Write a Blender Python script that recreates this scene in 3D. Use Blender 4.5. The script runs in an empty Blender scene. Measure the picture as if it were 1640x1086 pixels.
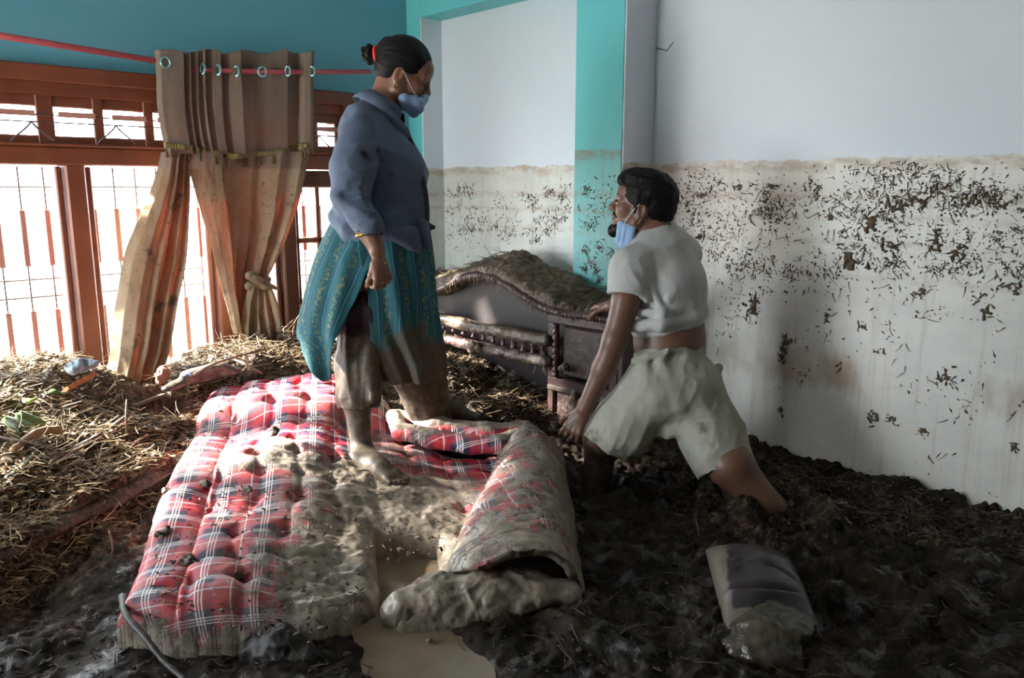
import bpy, math, random
import numpy as np
from mathutils import Vector, Matrix

scene = bpy.context.scene
COL = scene.collection
# ---------------------------------------------------------------- camera
F_PX, CX, CY = 1275.0, 820.0, 543.0
PITCH, AZ, CAM_H = math.radians(10.8), math.radians(46.6), 1.15
FW = np.array([math.cos(AZ)*math.cos(PITCH), math.sin(AZ)*math.cos(PITCH), -math.sin(PITCH)])
RT = np.array([math.sin(AZ), -math.cos(AZ), 0.0])
UP = np.cross(RT, FW)
CAM = np.array([0.0, 0.0, CAM_H])
cam_data = bpy.data.cameras.new('camera')
cam_data.sensor_width = 36.0
cam_data.lens = 36.0*F_PX/1640.0
cam_data.clip_start = 0.05
cam = bpy.data.objects.new('camera', cam_data)
COL.objects.link(cam)
mw = Matrix((Vector(RT), Vector(UP), Vector(-FW))).transposed().to_4x4()
mw.translation = Vector(CAM)
cam.matrix_world = mw
scene.camera = cam
# ---------------------------------------------------------------- world, sun, exposure
XP, XA, XR, YW = 2.934, 3.086, 3.16, 4.0       # pillar plane, far alcove back, near alcove back, window wall
world = bpy.data.worlds.new('overcast_bright_sky')
scene.world = world
world.use_nodes = True
wb = world.node_tree.nodes['Background']
wb.inputs[0].default_value = (0.86, 0.94, 1.0, 1)
wb.inputs[1].default_value = 11.0
sun_d = bpy.data.lights.new('sun', 'SUN')
sun_d.energy = 42.0
sun_d.angle = math.radians(4.0)
sun_d.color = (1.0, 0.93, 0.84)
sun = bpy.data.objects.new('sun', sun_d)
COL.objects.link(sun)
sun.rotation_euler = Vector((0.60, -0.74, -0.46)).to_track_quat('-Z', 'Y').to_euler()
def portal(name, loc, rot, sx, sy):
    l = bpy.data.lights.new(name, 'AREA'); l.shape = 'RECTANGLE'; l.size = sx; l.size_y = sy
    l.cycles.is_portal = True
    o = bpy.data.objects.new(name, l); COL.objects.link(o); o.location = loc; o.rotation_euler = rot
WIN_X0, WIN_X1, WIN_Z0, WIN_Z1 = -0.62, 2.48, 0.02, 1.65
portal('window_portal', ((WIN_X0+WIN_X1)/2, YW+0.16, (WIN_Z0+WIN_Z1)/2), (math.radians(-90), 0, 0), WIN_X1-WIN_X0, WIN_Z1-WIN_Z0)
portal('added_side_portal', (-1.86, 3.1, 0.95), (0, math.radians(-90), 0), 1.5, 1.2)  # unseen side opening, added to light the right wall
scene.view_settings.view_transform = 'Standard'
scene.view_settings.look = 'None'
scene.view_settings.gamma = 1.0
scene.view_settings.use_curve_mapping = False
scene.view_settings.exposure = 1.26

# ---------------------------------------------------------------- measuring helpers (picture coordinates -> points of the place)
def ray(x, y): return FW + RT*(x-CX)/F_PX - UP*(y-CY)/F_PX
def at(x, y, d): return CAM + ray(x, y)*d
def onz(x, y, z): r = ray(x, y); return CAM + r*((z-CAM_H)/r[2])
def onX(x, y, X): r = ray(x, y); return CAM + r*(X/r[0])
def onY(x, y, Y): r = ray(x, y); return CAM + r*(Y/r[1])
def V(*a): return np.array(a, float)
def unit(v): v = np.asarray(v, float); return v/np.linalg.norm(v)
WD = unit(V(FW[0], FW[1], 0))          # horizontal, away from the camera
ZZ = V(0, 0, 1)

# ---------------------------------------------------------------- noise
def _hash(ix, iy, iz):
    n = (ix.astype(np.int64)*374761393 + iy.astype(np.int64)*668265263 + iz.astype(np.int64)*1442695041) & 0xffffffff
    n = ((n ^ (n >> 13))*1274126177) & 0xffffffff
    n = n ^ (n >> 16)
    return (n & 0xffffff).astype(np.float32)/np.float32(0x7fffff) - 1.0
def vnoise(p):
    p = np.asarray(p, np.float32)
    i = np.floor(p).astype(np.int64); f = p - i
    f = f*f*f*(f*(f*6-15)+10)
    r = 0
    for a in (0, 1):
        wx = f[:, 0] if a else 1-f[:, 0]
        for b in (0, 1):
            wy = f[:, 1] if b else 1-f[:, 1]
            for c in (0, 1):
                wz = f[:, 2] if c else 1-f[:, 2]
                r = r + _hash(i[:, 0]+a, i[:, 1]+b, i[:, 2]+c)*wx*wy*wz
    return r
def fbm(p, octv=4, gain=.5, lac=2.07):
    p = np.asarray(p, np.float32); s = 0; a = 1.0; t = 0
    for k in range(octv):
        s = s + a*vnoise(p + 17.3*k); t += a; a *= gain; p = p*lac
    return s/t
def ridged(p, octv=4, gain=.5):
    p = np.asarray(p, np.float32); s = 0; a = 1.0; t = 0
    for k in range(octv):
        s = s + a*(1-2*np.abs(vnoise(p + 9.7*k))); t += a; a *= gain; p = p*2.03
    return s/t
def xy1(x, y, sc, seed=0.0):
    return np.stack([np.ravel(x)*sc, np.ravel(y)*sc, np.full(np.size(x), seed)], 1)
def sstep(a, b, x):
    t = np.clip((x-a)/(b-a), 0, 1); return t*t*(3-2*t)

# ---------------------------------------------------------------- mesh helpers
def mesh_obj(name, verts, faces, mat=None, parent=None, smooth=True, attrs=None, uv=None):
    me = bpy.data.meshes.new(name)
    verts = np.asarray(verts, np.float32)
    if isinstance(faces, np.ndarray) and faces.ndim == 2:
        nf, k = faces.shape
        me.vertices.add(len(verts)); me.vertices.foreach_set('co', verts.ravel())
        me.loops.add(nf*k); me.loops.foreach_set('vertex_index', faces.ravel().astype(np.int32))
        me.polygons.add(nf)
        me.polygons.foreach_set('loop_start', np.arange(0, nf*k, k, dtype=np.int32))
        me.update(calc_edges=True)
    else:
        me.from_pydata([tuple(v) for v in verts], [], [tuple(int(i) for i in f) for f in faces])
    if smooth and len(me.polygons):
        me.polygons.foreach_set('use_smooth', np.ones(len(me.polygons), bool))
    if attrs:
        for k, v in attrs.items():
            v = np.asarray(v, np.float32)
            if v.ndim == 1:
                a = me.attributes.new(k, 'FLOAT', 'POINT'); a.data.foreach_set('value', v)
            else:
                a = me.attributes.new(k, 'FLOAT_VECTOR', 'POINT'); a.data.foreach_set('vector', v.ravel())
    if mat is not None: me.materials.append(mat)
    me.update()
    o = bpy.data.objects.new(name, me); COL.objects.link(o)
    if parent is not None: o.parent = parent; o.matrix_parent_inverse = parent.matrix_basis.inverted()
    return o
def tag(o, label, cat=None, group=None, kind=None):
    o['label'] = label
    if cat: o['category'] = cat
    if group: o['group'] = group
    if kind: o['kind'] = kind
    return o
def empty(name, loc, label=None, cat=None, group=None, kind=None):
    o = bpy.data.objects.new(name, None); o.empty_display_size = .05; COL.objects.link(o)
    o.location = Vector([float(c) for c in loc])
    if label: tag(o, label, cat, group, kind)
    elif kind: o['kind'] = kind
    return o
def grid_faces(nu, nv, wrap_u=False):
    """vertex index = i*nv + j, i in nu, j in nv"""
    iu = np.arange(nu if wrap_u else nu-1); jv = np.arange(nv-1)
    I, J = np.meshgrid(iu, jv, indexing='ij'); I2 = (I+1) % nu
    return np.stack([I*nv+J, I2*nv+J, I2*nv+J+1, I*nv+J+1], -1).reshape(-1, 4)
class MB:
    """collects shapes into one mesh"""
    def __init__(s): s.v = []; s.f = []; s.n = 0
    def add(s, v, f):
        v = np.asarray(v, float); s.v.append(v)
        for q in f: s.f.append(tuple(int(i)+s.n for i in q))
        s.n += len(v); return s
    def box(s, a, b, bev=0.004):
        a, b = np.minimum(a, b), np.maximum(a, b); e = min(bev, *(0.3*(b-a)))
        v = []; 
        for ax in range(3):          # bevelled box: three shrunk slabs' corners
            for sx in (0, 1):
                for sy in (0, 1):
                    for sz in (0, 1):
                        p = np.where([sx, sy, sz], b, a).astype(float)
                        for k in range(3):
                            if k != ax: p[k] += e if [sx, sy, sz][k] == 0 else -e
                        v.append(p)
        ix = lambda ax, sx, sy, sz: ax*8+sx*4+sy*2+sz
        f = []
        for ax in range(3):
            o = [k for k in range(3) if k != ax]
            for sd in (0, 1):
                q = []
                for (p1, p2) in ((0, 0), (1, 0), (1, 1), (0, 1)):
                    c = [0, 0, 0]; c[ax] = sd; c[o[0]] = p1; c[o[1]] = p2; q.append(ix(ax, *c))
                f.append(q)
        for ax in range(3):          # edges along ax
            o = [k for k in range(3) if k != ax]
            for p1 in (0, 1):
                for p2 in (0, 1):
                    c0 = [0, 0, 0]; c0[o[0]] = p1; c0[o[1]] = p2; c1 = list(c0); c1[ax] = 1
                    f.append([ix(o[0], *c0), ix(o[0], *c1), ix(o[1], *c1), ix(o[1], *c0)])
        for sx in (0, 1):
            for sy in (0, 1):
                for sz in (0, 1): f.append([ix(0, sx, sy, sz), ix(1, sx, sy, sz), ix(2, sx, sy, sz)])
        return s.add(v, f)
    def tube(s, pts, r, seg=10, cap=True, flat=None):
        v, f = tube_geo(pts, r, seg, cap, flat); return s.add(v, f)
    def build(s, name, mat, parent=None, smooth=True):
        return mesh_obj(name, np.concatenate(s.v), s.f, mat, parent, smooth)
def tube_geo(pts, r, seg=10, cap=True, flat=None):
    pts = np.asarray(pts, float); n = len(pts); r = np.broadcast_to(np.asarray(r, float), (n,))
    T = np.gradient(pts, axis=0); T /= np.linalg.norm(T, axis=1)[:, None]+1e-12
    ref = V(0, 0, 1) if abs(T[0][2]) < .9 else V(1, 0, 0)
    N = np.zeros_like(pts); b = unit(np.cross(T[0], ref)); nrm = np.cross(b, T[0])
    for i in range(n):
        nrm = nrm - T[i]*(nrm@T[i]); nrm /= np.linalg.norm(nrm)+1e-12; N[i] = nrm
    B = np.cross(T, N); th = np.arange(seg)*2*math.pi/seg
    fl = 1.0 if flat is None else flat
    v = pts[:, None, :] + r[:, None, None]*(np.cos(th)[None, :, None]*N[:, None, :]*fl + np.sin(th)[None, :, None]*B[:, None, :])
    v = v.reshape(-1, 3); f = []
    for i in range(n-1):
        for j in range(seg):
            k = (j+1) % seg; f.append((i*seg+j, i*seg+k, (i+1)*seg+k, (i+1)*seg+j))
    if cap:
        f.append(tuple(range(seg))[::-1]); f.append(tuple(range((n-1)*seg, n*seg)))
    return v, f
def lathe_geo(prof, seg=16):
    """prof: (r, z) pairs around the z axis"""
    prof = np.asarray(prof, float); th = np.arange(seg)*2*math.pi/seg
    v = np.stack([prof[:, 0][:, None]*np.cos(th), prof[:, 0][:, None]*np.sin(th), np.repeat(prof[:, 1][:, None], seg, 1)], -1).reshape(-1, 3)
    f = []
    for i in range(len(prof)-1):
        for j in range(seg):
            k = (j+1) % seg; f.append((i*seg+j, i*seg+k, (i+1)*seg+k, (i+1)*seg+j))
    f.append(tuple(range(seg))[::-1]); f.append(tuple(range((len(prof)-1)*seg, len(prof)*seg)))
    return v, f
def spline(pts, n):
    """Catmull-Rom through pts, n samples"""
    P = np.asarray(pts, float); m = len(P)
    Q = np.concatenate([[2*P[0]-P[1]], P, [2*P[-1]-P[-2]]])
    t = np.linspace(0, m-1, n); i = np.minimum(t.astype(int), m-2); u = (t-i)[:, None]
    a, b, c, d = Q[i], Q[i+1], Q[i+2], Q[i+3]
    return .5*(2*b + (c-a)*u + (2*a-5*b+4*c-d)*u**2 + (3*b-a-3*c+d)*u**3)
def interp(xs, pts):
    pts = np.asarray(pts, float); return np.interp(xs, pts[:, 0], pts[:, 1])
def poly_sd(px, py, poly):
    """signed distance, positive inside"""
    poly = np.asarray(poly, float)[:, :2]; d2 = np.full(px.shape, 1e9); ins = np.zeros(px.shape, bool)
    n = len(poly)
    for i in range(n):
        a, b = poly[i], poly[(i+1) % n]; e = b-a
        t = np.clip(((px-a[0])*e[0]+(py-a[1])*e[1])/(e@e+1e-12), 0, 1)
        d2 = np.minimum(d2, (px-a[0]-t*e[0])**2+(py-a[1]-t*e[1])**2)
        c = (a[1] > py) != (b[1] > py)
        xin = e[0]*(py-a[1])/(e[1] if abs(e[1]) > 1e-12 else 1e-12)+a[0]
        ins ^= c & (px < xin)
    return np.where(ins, np.sqrt(d2), -np.sqrt(d2))

# ---------------------------------------------------------------- blended bodies (distance field -> one closed surface)
class Body:
    def __init__(s): s.p = []
    def cone(s, a, b, ra, rb, k=.02, flat=None, op='+'):
        s.p.append(('c', np.asarray(a, float), np.asarray(b, float), ra, rb, k, flat, op)); return s
    def ell(s, c, r, ax=None, k=.02, op='+'):
        s.p.append(('e', np.asarray(c, float), np.asarray(r, float), np.eye(3) if ax is None else np.asarray(ax, float), k, op)); return s
    def cut(s, pt, n, rad=9.0): s.p.append(('h', np.asarray(pt, float), unit(n), rad, '')); return s
    def sub(s, other, k=.02): s.p.append(('b', other, k, '')); return s
    def chain(s, pts, rs, k=.02, flat=None):
        for i in range(len(pts)-1): s.cone(pts[i], pts[i+1], rs[i], rs[i+1], k, flat)
        return s
    def bounds(s):
        lo = np.full(3, 1e9); hi = -lo
        for q in s.p:
            if q[0] == 'b': l2, h2 = q[1].bounds(); lo = np.minimum(lo, l2); hi = np.maximum(hi, h2)
            if q[-1] != '+': continue
            if q[0] == 'c':
                m = max(q[3], q[4])+q[5]*.3
                lo = np.minimum(lo, np.minimum(q[1], q[2])-m); hi = np.maximum(hi, np.maximum(q[1], q[2])+m)
            elif q[0] == 'e':
                m = q[2].max()*1.02+q[4]*.3; lo = np.minimum(lo, q[1]-m); hi = np.maximum(hi, q[1]+m)
        return lo-.012, hi+.012
    def mesh(s, h, lo=None, hi=None, warp=None):
        if lo is None: lo, hi = s.bounds()
        lo = np.asarray(lo, float); n = np.ceil((np.asarray(hi)-lo)/h).astype(int)+1
        return surf_net(s.field(lo, h, n), lo, h)
    def field(s, lo, h, n):
        D = np.full(n, 1.0, np.float32); ax = [(lo[i]+h*np.arange(n[i])).astype(np.float32) for i in range(3)]
        for q in s.p:
            if q[0] == 'b':
                E = q[1].field(lo, h, n); w = np.clip(.5+.5*(E-D)/q[2], 0, 1); D = E+(D-E)*w-q[2]*w*(1-w); continue
            if q[0] == 'h':
                d = (ax[0][:, None, None]-q[1][0])*q[2][0]+(ax[1][None, :, None]-q[1][1])*q[2][1]+(ax[2][None, None, :]-q[1][2])*q[2][2]
                if q[3] < 5: d = np.where((ax[0][:, None, None]-q[1][0])**2+(ax[1][None, :, None]-q[1][1])**2+(ax[2][None, None, :]-q[1][2])**2 < q[3]**2, d, -1)
                D = np.maximum(D, d.astype(np.float32)); continue
            if q[0] == 'c': k = q[5]; m = max(q[3], q[4])+k+2.5*h; a0 = np.minimum(q[1], q[2])-m; b0 = np.maximum(q[1], q[2])+m
            else: k = q[4]; m = q[2].max()+k+2.5*h; a0 = q[1]-m; b0 = q[1]+m
            i0 = np.clip(np.floor((a0-lo)/h).astype(int), 0, n); i1 = np.clip(np.ceil((b0-lo)/h).astype(int)+1, 0, n)
            if np.any(i1 <= i0): continue
            sl = tuple(slice(i0[i], i1[i]) for i in range(3))
            X = ax[0][sl[0]][:, None, None]; Y = ax[1][sl[1]][None, :, None]; Z = ax[2][sl[2]][None, None, :]
            if q[0] == 'c':
                a, b = q[1], q[2]; e = b-a; L = e@e+1e-12
                px, py, pz = X-np.float32(a[0]), Y-np.float32(a[1]), Z-np.float32(a[2])
                t = np.clip((px*e[0]+py*e[1]+pz*e[2])/L, 0, 1).astype(np.float32)
                px = px-t*e[0]; py = py-t*e[1]; pz = pz-t*e[2]
                if q[6] is not None:      # flattened along a direction
                    nn, fs = q[6]; g = (px*nn[0]+py*nn[1]+pz*nn[2])*(1/fs-1); px = px+g*nn[0]; py = py+g*nn[1]; pz = pz+g*nn[2]
                d = np.sqrt(px*px+py*py+pz*pz)-(q[3]+(q[4]-q[3])*t)
                if q[6] is not None: d = d*np.float32(min(1, q[6][1]*1.3))
            else:
                px, py, pz = X-np.float32(q[1][0]), Y-np.float32(q[1][1]), Z-np.float32(q[1][2]); A = q[3]
                g = [(px*A[i][0]+py*A[i][1]+pz*A[i][2])/q[2][i] for i in range(3)]
                k0 = np.sqrt(g[0]**2+g[1]**2+g[2]**2); k1 = np.sqrt((g[0]/q[2][0])**2+(g[1]/q[2][1])**2+(g[2]/q[2][2])**2)+1e-6
                d = k0*(k0-1)/k1
            d = d.astype(np.float32); o = D[sl]
            if q[-1] == '+':
                w = np.clip(.5+.5*(d-o)/k, 0, 1); D[sl] = d+(o-d)*w-k*w*(1-w)
            else:
                w = np.clip(.5-.5*(o+d)/k, 0, 1); D[sl] = o+(-d-o)*w+k*w*(1-w)
        return D
    def obj(s, name, h, mat, parent=None, disp=None, attrs=None, refine=()):
        v, f = s.mesh(h)
        for (blo, bhi, hh) in refine:
            blo = np.asarray(blo); bhi = np.asarray(bhi)
            ins = np.all((v > blo+h*.7) & (v < bhi-h*.7), 1)
            f = f[~np.all(ins[f], 1)]
            v2, f2 = s.mesh(hh, blo, bhi); f = np.concatenate([f, f2+len(v)]); v = np.concatenate([v, v2])
        used = np.zeros(len(v), bool); used[f.ravel()] = True
        mp = np.cumsum(used)-1; v = v[used]; f = mp[f]
        if disp is not None: v = v+vnormals(v, f)*disp(v)[:, None]
        return mesh_obj(name, v, f, mat, parent, True, {k: g(v) for k, g in attrs.items()} if attrs else None)
def vnormals(v, f):
    a = v[f[:, 2]]-v[f[:, 0]]; b = v[f[:, 3]]-v[f[:, 1]]; n = np.cross(a, b); o = np.zeros_like(v)
    for k in range(4): np.add.at(o, f[:, k], n)
    return o/(np.linalg.norm(o, axis=1)[:, None]+1e-12)
_CO = [(i, j, k) for i in (0, 1) for j in (0, 1) for k in (0, 1)]
def surf_net(D, lo, h):
    S = D < 0; n = np.array(D.shape)-1
    c = np.zeros(n, np.int8)
    for (i, j, k) in _CO: c += S[i:i+n[0], j:j+n[1], k:k+n[2]]
    act = (c > 0) & (c < 8); idx = np.argwhere(act)
    vals = np.stack([D[idx[:, 0]+i, idx[:, 1]+j, idx[:, 2]+k] for (i, j, k) in _CO], 1).astype(np.float64)
    pos = np.zeros((len(idx), 3)); cnt = np.zeros(len(idx))
    for a in range(8):
        for b in range(a+1, 8):
            ca, cb = np.array(_CO[a]), np.array(_CO[b])
            if np.abs(ca-cb).sum() != 1: continue
            m = (vals[:, a] < 0) != (vals[:, b] < 0)
            t = np.where(m, vals[:, a]/(vals[:, a]-vals[:, b]+1e-20), 0)
            pos += np.where(m[:, None], ca+t[:, None]*(cb-ca), 0); cnt += m
    v = lo+h*(idx+pos/cnt[:, None])
    idm = np.full(n, -1, np.int32); idm[act] = np.arange(len(idx)); F = []
    for a in range(3):
        b, c2 = (a+1) % 3, (a+2) % 3
        sa = [slice(None)]*3; sa[a] = slice(0, -1); sb = [slice(None)]*3; sb[a] = slice(1, None)
        E = np.argwhere(S[tuple(sa)] != S[tuple(sb)])
        E = E[(E[:, b] > 0) & (E[:, b] < n[b]) & (E[:, c2] > 0) & (E[:, c2] < n[c2])]
        flip = S[tuple(sa)][E[:, 0], E[:, 1], E[:, 2]]
        q = []
        for (o1, o2) in ((-1, -1), (0, -1), (0, 0), (-1, 0)):
            e = E.copy(); e[:, b] += o1; e[:, c2] += o2; q.append(idm[e[:, 0], e[:, 1], e[:, 2]])
        q = np.stack(q, 1); q[~flip] = q[~flip][:, ::-1]; F.append(q)
    F = np.concatenate(F); F = F[np.all(F >= 0, 1)]
    return v, F

# ---------------------------------------------------------------- materials
def srgb(r, g, b):
    f = lambda c: (c/255)/12.92 if c/255 <= .04045 else ((c/255+.055)/1.055)**2.4
    return (f(r), f(g), f(b), 1.0)
class NT:
    def __init__(s, name):
        s.m = bpy.data.materials.new(name); s.m.use_nodes = True; s.t = s.m.node_tree; s.n = s.t.nodes
        s.b = s.n['Principled BSDF']; s.out = s.n['Material Output']
    def new(s, typ, **kw):
        n = s.n.new(typ)
        for k, v in kw.items(): setattr(n, k, v)
        return n
    def set(s, sock, v):
        if isinstance(v, bpy.types.NodeSocket): s.t.links.new(v, sock)
        elif v is not None: sock.default_value = v
    def math(s, op, a, b=None, c=None, clamp=False):
        n = s.new('ShaderNodeMath', operation=op, use_clamp=clamp)
        for i, q in enumerate((a, b, c)):
            if q is not None: s.set(n.inputs[i], q)
        return n.outputs[0]
    def coord(s, kind='Object', scale=(1, 1, 1), rot=(0, 0, 0)):
        t = s.new('ShaderNodeTexCoord').outputs[kind] if kind in ('Object', 'Generated', 'UV') else s.attr(kind, True)
        m = s.new('ShaderNodeMapping'); s.set(m.inputs[0], t); m.inputs['Scale'].default_value = scale; m.inputs['Rotation'].default_value = rot
        return m.outputs[0]
    def world(s, scale=(1, 1, 1)):
        g = s.new('ShaderNodeNewGeometry').outputs['Position']
        m = s.new('ShaderNodeMapping'); s.set(m.inputs[0], g); m.inputs['Scale'].default_value = scale
        return m.outputs[0]
    def attr(s, name, vec=False):
        a = s.new('ShaderNodeAttribute', attribute_name=name); return a.outputs['Vector' if vec else 'Fac']
    def noise(s, vec, scale, detail=6, rough=.6, dist=0.0):
        n = s.new('ShaderNodeTexNoise'); s.set(n.inputs['Vector'], vec); n.inputs['Scale'].default_value = scale
        n.inputs['Detail'].default_value = detail; n.inputs['Roughness'].default_value = rough; n.inputs['Distortion'].default_value = dist
        return n.outputs[0]
    def ramp(s, fac, stops, interp='LINEAR'):
        r = s.new('ShaderNodeValToRGB'); r.color_ramp.interpolation = interp; e = r.color_ramp.elements
        while len(e) < len(stops): e.new(.5)
        for i, (p, c) in enumerate(stops):
            e[i].position = p; e[i].color = c if len(c) == 4 else (*c, 1)
        s.set(r.inputs[0], fac); return r.outputs[0]
    def sm(s, x, a, b, lo=0.0, hi=1.0):
        n = s.new('ShaderNodeMapRange', interpolation_type='SMOOTHSTEP'); s.set(n.inputs[0], x)
        for i, q in enumerate((a, b, lo, hi)): s.set(n.inputs[i+1], q)
        return n.outputs[0]
    def mix(s, fac, a, b, mode='MIX'):
        n = s.new('ShaderNodeMix', data_type='RGBA', blend_type=mode); s.set(n.inputs[0], fac); s.set(n.inputs[6], a); s.set(n.inputs[7], b)
        return n.outputs[2]
    def sep(s, v):
        n = s.new('ShaderNodeSeparateXYZ'); s.set(n.inputs[0], v); return n.outputs
    def bump(s, h, strength=.3, dist=.01, prev=None):
        n = s.new('ShaderNodeBump'); s.set(n.inputs['Height'], h); n.inputs['Strength'].default_value = strength; n.inputs['Distance'].default_value = dist
        if prev is not None: s.set(n.inputs['Normal'], prev)
        return n.outputs[0]
    def fin(s, col=None, rough=None, normal=None, spec=None, **kw):
        s.set(s.b.inputs['Base Color'], col); s.set(s.b.inputs['Roughness'], rough); s.set(s.b.inputs['Normal'], normal)
        s.set(s.b.inputs['Specular IOR Level'], spec)
        for k, v in kw.items(): s.set(s.b.inputs[k], v)
        return s.m
MUD_D, MUD_M, MUD_L = srgb(52, 43, 34), srgb(84, 72, 58), srgb(128, 115, 97)
def simple(name, c1, c2=None, scale=8, rough=.6, bump=0.0, bscale=60, spec=.5, stretch=(1, 1, 1), bdist=.004, mud=None, **kw):
    """two-tone noise colour, fine relief and, where the mesh carries a 'mud' value, caked mud"""
    t = NT(name); co = t.world(stretch)
    n = t.noise(co, scale); col = t.ramp(n, [(.3, c1), (.7, c2 or c1)])
    r = rough; nm = None
    if bump: nm = t.bump(t.noise(t.world(stretch), bscale, 4), bump, bdist)
    if mud:
        a = t.attr('mud'); nn = t.noise(t.world(), mud if isinstance(mud, (int, float)) and mud > 1 else 14, 7, .65)
        fac = t.sm(t.math('ADD', a, t.math('MULTIPLY', t.math('SUBTRACT', nn, .5), .9)), .42, .6)
        mc = t.ramp(t.noise(t.world(), 26, 5), [(.3, MUD_D), (.55, MUD_M), (.8, MUD_L)])
        col = t.mix(fac, col, mc)
        r = t.sm(fac, 0, 1, rough, .55)
        nm = t.bump(fac, .5, .004, nm)
    return t.fin(col, r, nm, spec, **kw)
# ================================================================ the room
def wall_mat(name, top, wet, film, mudline=1.262, drip=True):
    """painted plaster with a flood line: film, tide bands, drips and specks below it"""
    t = NT(name); P = t.world(); s = t.sep(P); z = s[2]
    wob = t.math('MULTIPLY', t.math('SUBTRACT', t.noise(t.world(), 5, 4), .5), .05)
    wob2 = t.math('MULTIPLY', t.math('SUBTRACT', t.noise(t.world(), 60, 3), .5), .02)
    zz = t.math('ADD', z, t.math('ADD', wob, wob2))
    below = t.sm(zz, mudline+.004, mudline-.004)
    big = t.noise(t.world((1, 1, 1.8)), 2.3, 5, .6)
    streak = t.noise(t.world((1, 1, .05)), 34, 4, .65)
    fine = t.noise(t.world(), 75, 6, .7)
    col = t.mix(t.noise(t.world(), 3), top, tuple(c*.94 for c in top[:3])+(1,))
    base = t.mix(t.sm(big, .35, .65), wet, tuple(w*.84 for w in wet[:3])+(1,))
    # vertical run marks
    base = t.mix(t.math('MULTIPLY', t.sm(streak, .50, .70), .28), base, film)
    # tide bands (thin horizontal deposits)
    for zc, wd, st in ((mudline-.02, .020, .75), (1.11, .012, .5), (1.03, .008, .45), (.93, .010, .35), (.80, .008, .25)):
        dz = t.math('ABSOLUTE', t.math('SUBTRACT', zz, zc))
        bn = t.math('MULTIPLY', t.sm(dz, wd*2.2, wd*.3), t.sm(t.noise(t.world((1, 1, 2.5)), 9, 5, .7), .38, .62))
        base = t.mix(t.math('MULTIPLY', bn, st), base, film)
    # low brownish band with runs through it
    dz = t.math('ABSOLUTE', t.math('SUBTRACT', t.math('ADD', z, t.math('MULTIPLY', t.math('SUBTRACT', streak, .5), .16)), .40))
    bn = t.math('MULTIPLY', t.sm(dz, .11, .03), t.sm(t.noise(t.world((1, 1, .6)), 2.6, 4, .6), .5, .64))
    base = t.mix(t.math('MULTIPLY', bn, .8), base, film)
    # specks
    sp = t.math('MULTIPLY', t.sm(fine, .62, .68), t.sm(t.noise(t.world(), 4, 3), .42, .58))
    base = t.mix(t.math('MULTIPLY', sp, .75), base, MUD_M)
    col = t.mix(below, col, base)
    r = t.sm(below, 0, 1, .5, .38)
    nm = t.bump(t.noise(t.world(), 140, 3), .12, .002)
    return t.fin(col, r, nm, .4)
white_m = wall_mat('white_paint', srgb(220, 227, 233), srgb(224, 221, 213), srgb(166, 148, 124))
alcove_m = wall_mat('white_paint_alcove', srgb(212, 224, 232), srgb(210, 216, 210), srgb(162, 146, 122))
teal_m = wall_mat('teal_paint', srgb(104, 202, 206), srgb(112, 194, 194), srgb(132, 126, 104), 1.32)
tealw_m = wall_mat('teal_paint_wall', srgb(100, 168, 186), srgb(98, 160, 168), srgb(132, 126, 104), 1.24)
plain_m = simple('ceiling_paint', srgb(190, 198, 204), srgb(180, 188, 194), 2, .7)
dull_m = simple('low_bounce_wall', srgb(128, 124, 120), srgb(104, 98, 90), 2, .7)  # dull grey for unseen walls, set to weaken their bounced light
concrete_m = simple('exterior_concrete', srgb(205, 200, 190), srgb(180, 176, 168), 3, .8)
XL, YB, ZC, ZF = -1.7, -1.3, 2.55, -0.45
def struct(name, mb, mat, label=None):
    o = mb.build(name, mat, None, False); o['kind'] = 'structure'
    if label: o['label'] = label
    return o
# window wall: four pieces around the opening, one mesh
w = MB()
w.box(V(XL-.2, YW, ZF), V(WIN_X0, YW+.16, ZC), 0).box(V(WIN_X1, YW, ZF), V(XP+.3, YW+.16, ZC), 0)
w.box(V(WIN_X0, YW, WIN_Z1), V(WIN_X1, YW+.16, ZC), 0).box(V(WIN_X0, YW, ZF), V(WIN_X1, YW+.16, WIN_Z0), 0)
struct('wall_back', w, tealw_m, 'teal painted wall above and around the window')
struct('wall_right', MB().box(V(XR, YB, ZF), V(XR+.2, 2.373, ZC), 0), white_m, 'white wall streaked and splattered with mud below the flood line')
struct('wall_alcove', MB().box(V(XA, 2.664, ZF), V(XA+.2, 3.876, ZC), 0), alcove_m, 'white alcove wall behind the carved headboard')
struct('wall_left', MB().box(V(XL-.2, YB, ZF), V(XL, 2.5, ZC), 0).box(V(XL-.2, 3.7, ZF), V(XL, YW, ZC), 0).box(V(XL-.2, 2.5, ZF), V(XL, 3.7, .2), 0).box(V(XL-.2, 2.5, 1.7), V(XL, 3.7, ZC), 0), dull_m)  # the opening is added for the light it lets in
struct('wall_front', MB().box(V(XL-.2, YB-.2, ZF), V(XR+.2, YB, ZC), 0), dull_m)
struct('ceiling', MB().box(V(XL-.2, YB-.2, ZC), V(XR+.3, YW+.2, ZC+.15), 0), plain_m)
struct('floor', MB().box(V(XL-.2, YB-.2, ZF-.1), V(XR+.3, YW+.2, ZF), 0), concrete_m)
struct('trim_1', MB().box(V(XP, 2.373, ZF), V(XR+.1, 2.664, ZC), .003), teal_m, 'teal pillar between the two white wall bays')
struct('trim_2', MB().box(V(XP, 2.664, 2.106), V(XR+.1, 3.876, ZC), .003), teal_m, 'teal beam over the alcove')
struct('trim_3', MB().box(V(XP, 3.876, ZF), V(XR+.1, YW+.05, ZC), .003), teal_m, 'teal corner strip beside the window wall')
struct('wall_reveal_far', MB().box(V(XP+.004, 3.866, ZF), V(XA+.01, 3.8755, 2.1055), 0), alcove_m, 'white side of the alcove')
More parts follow.
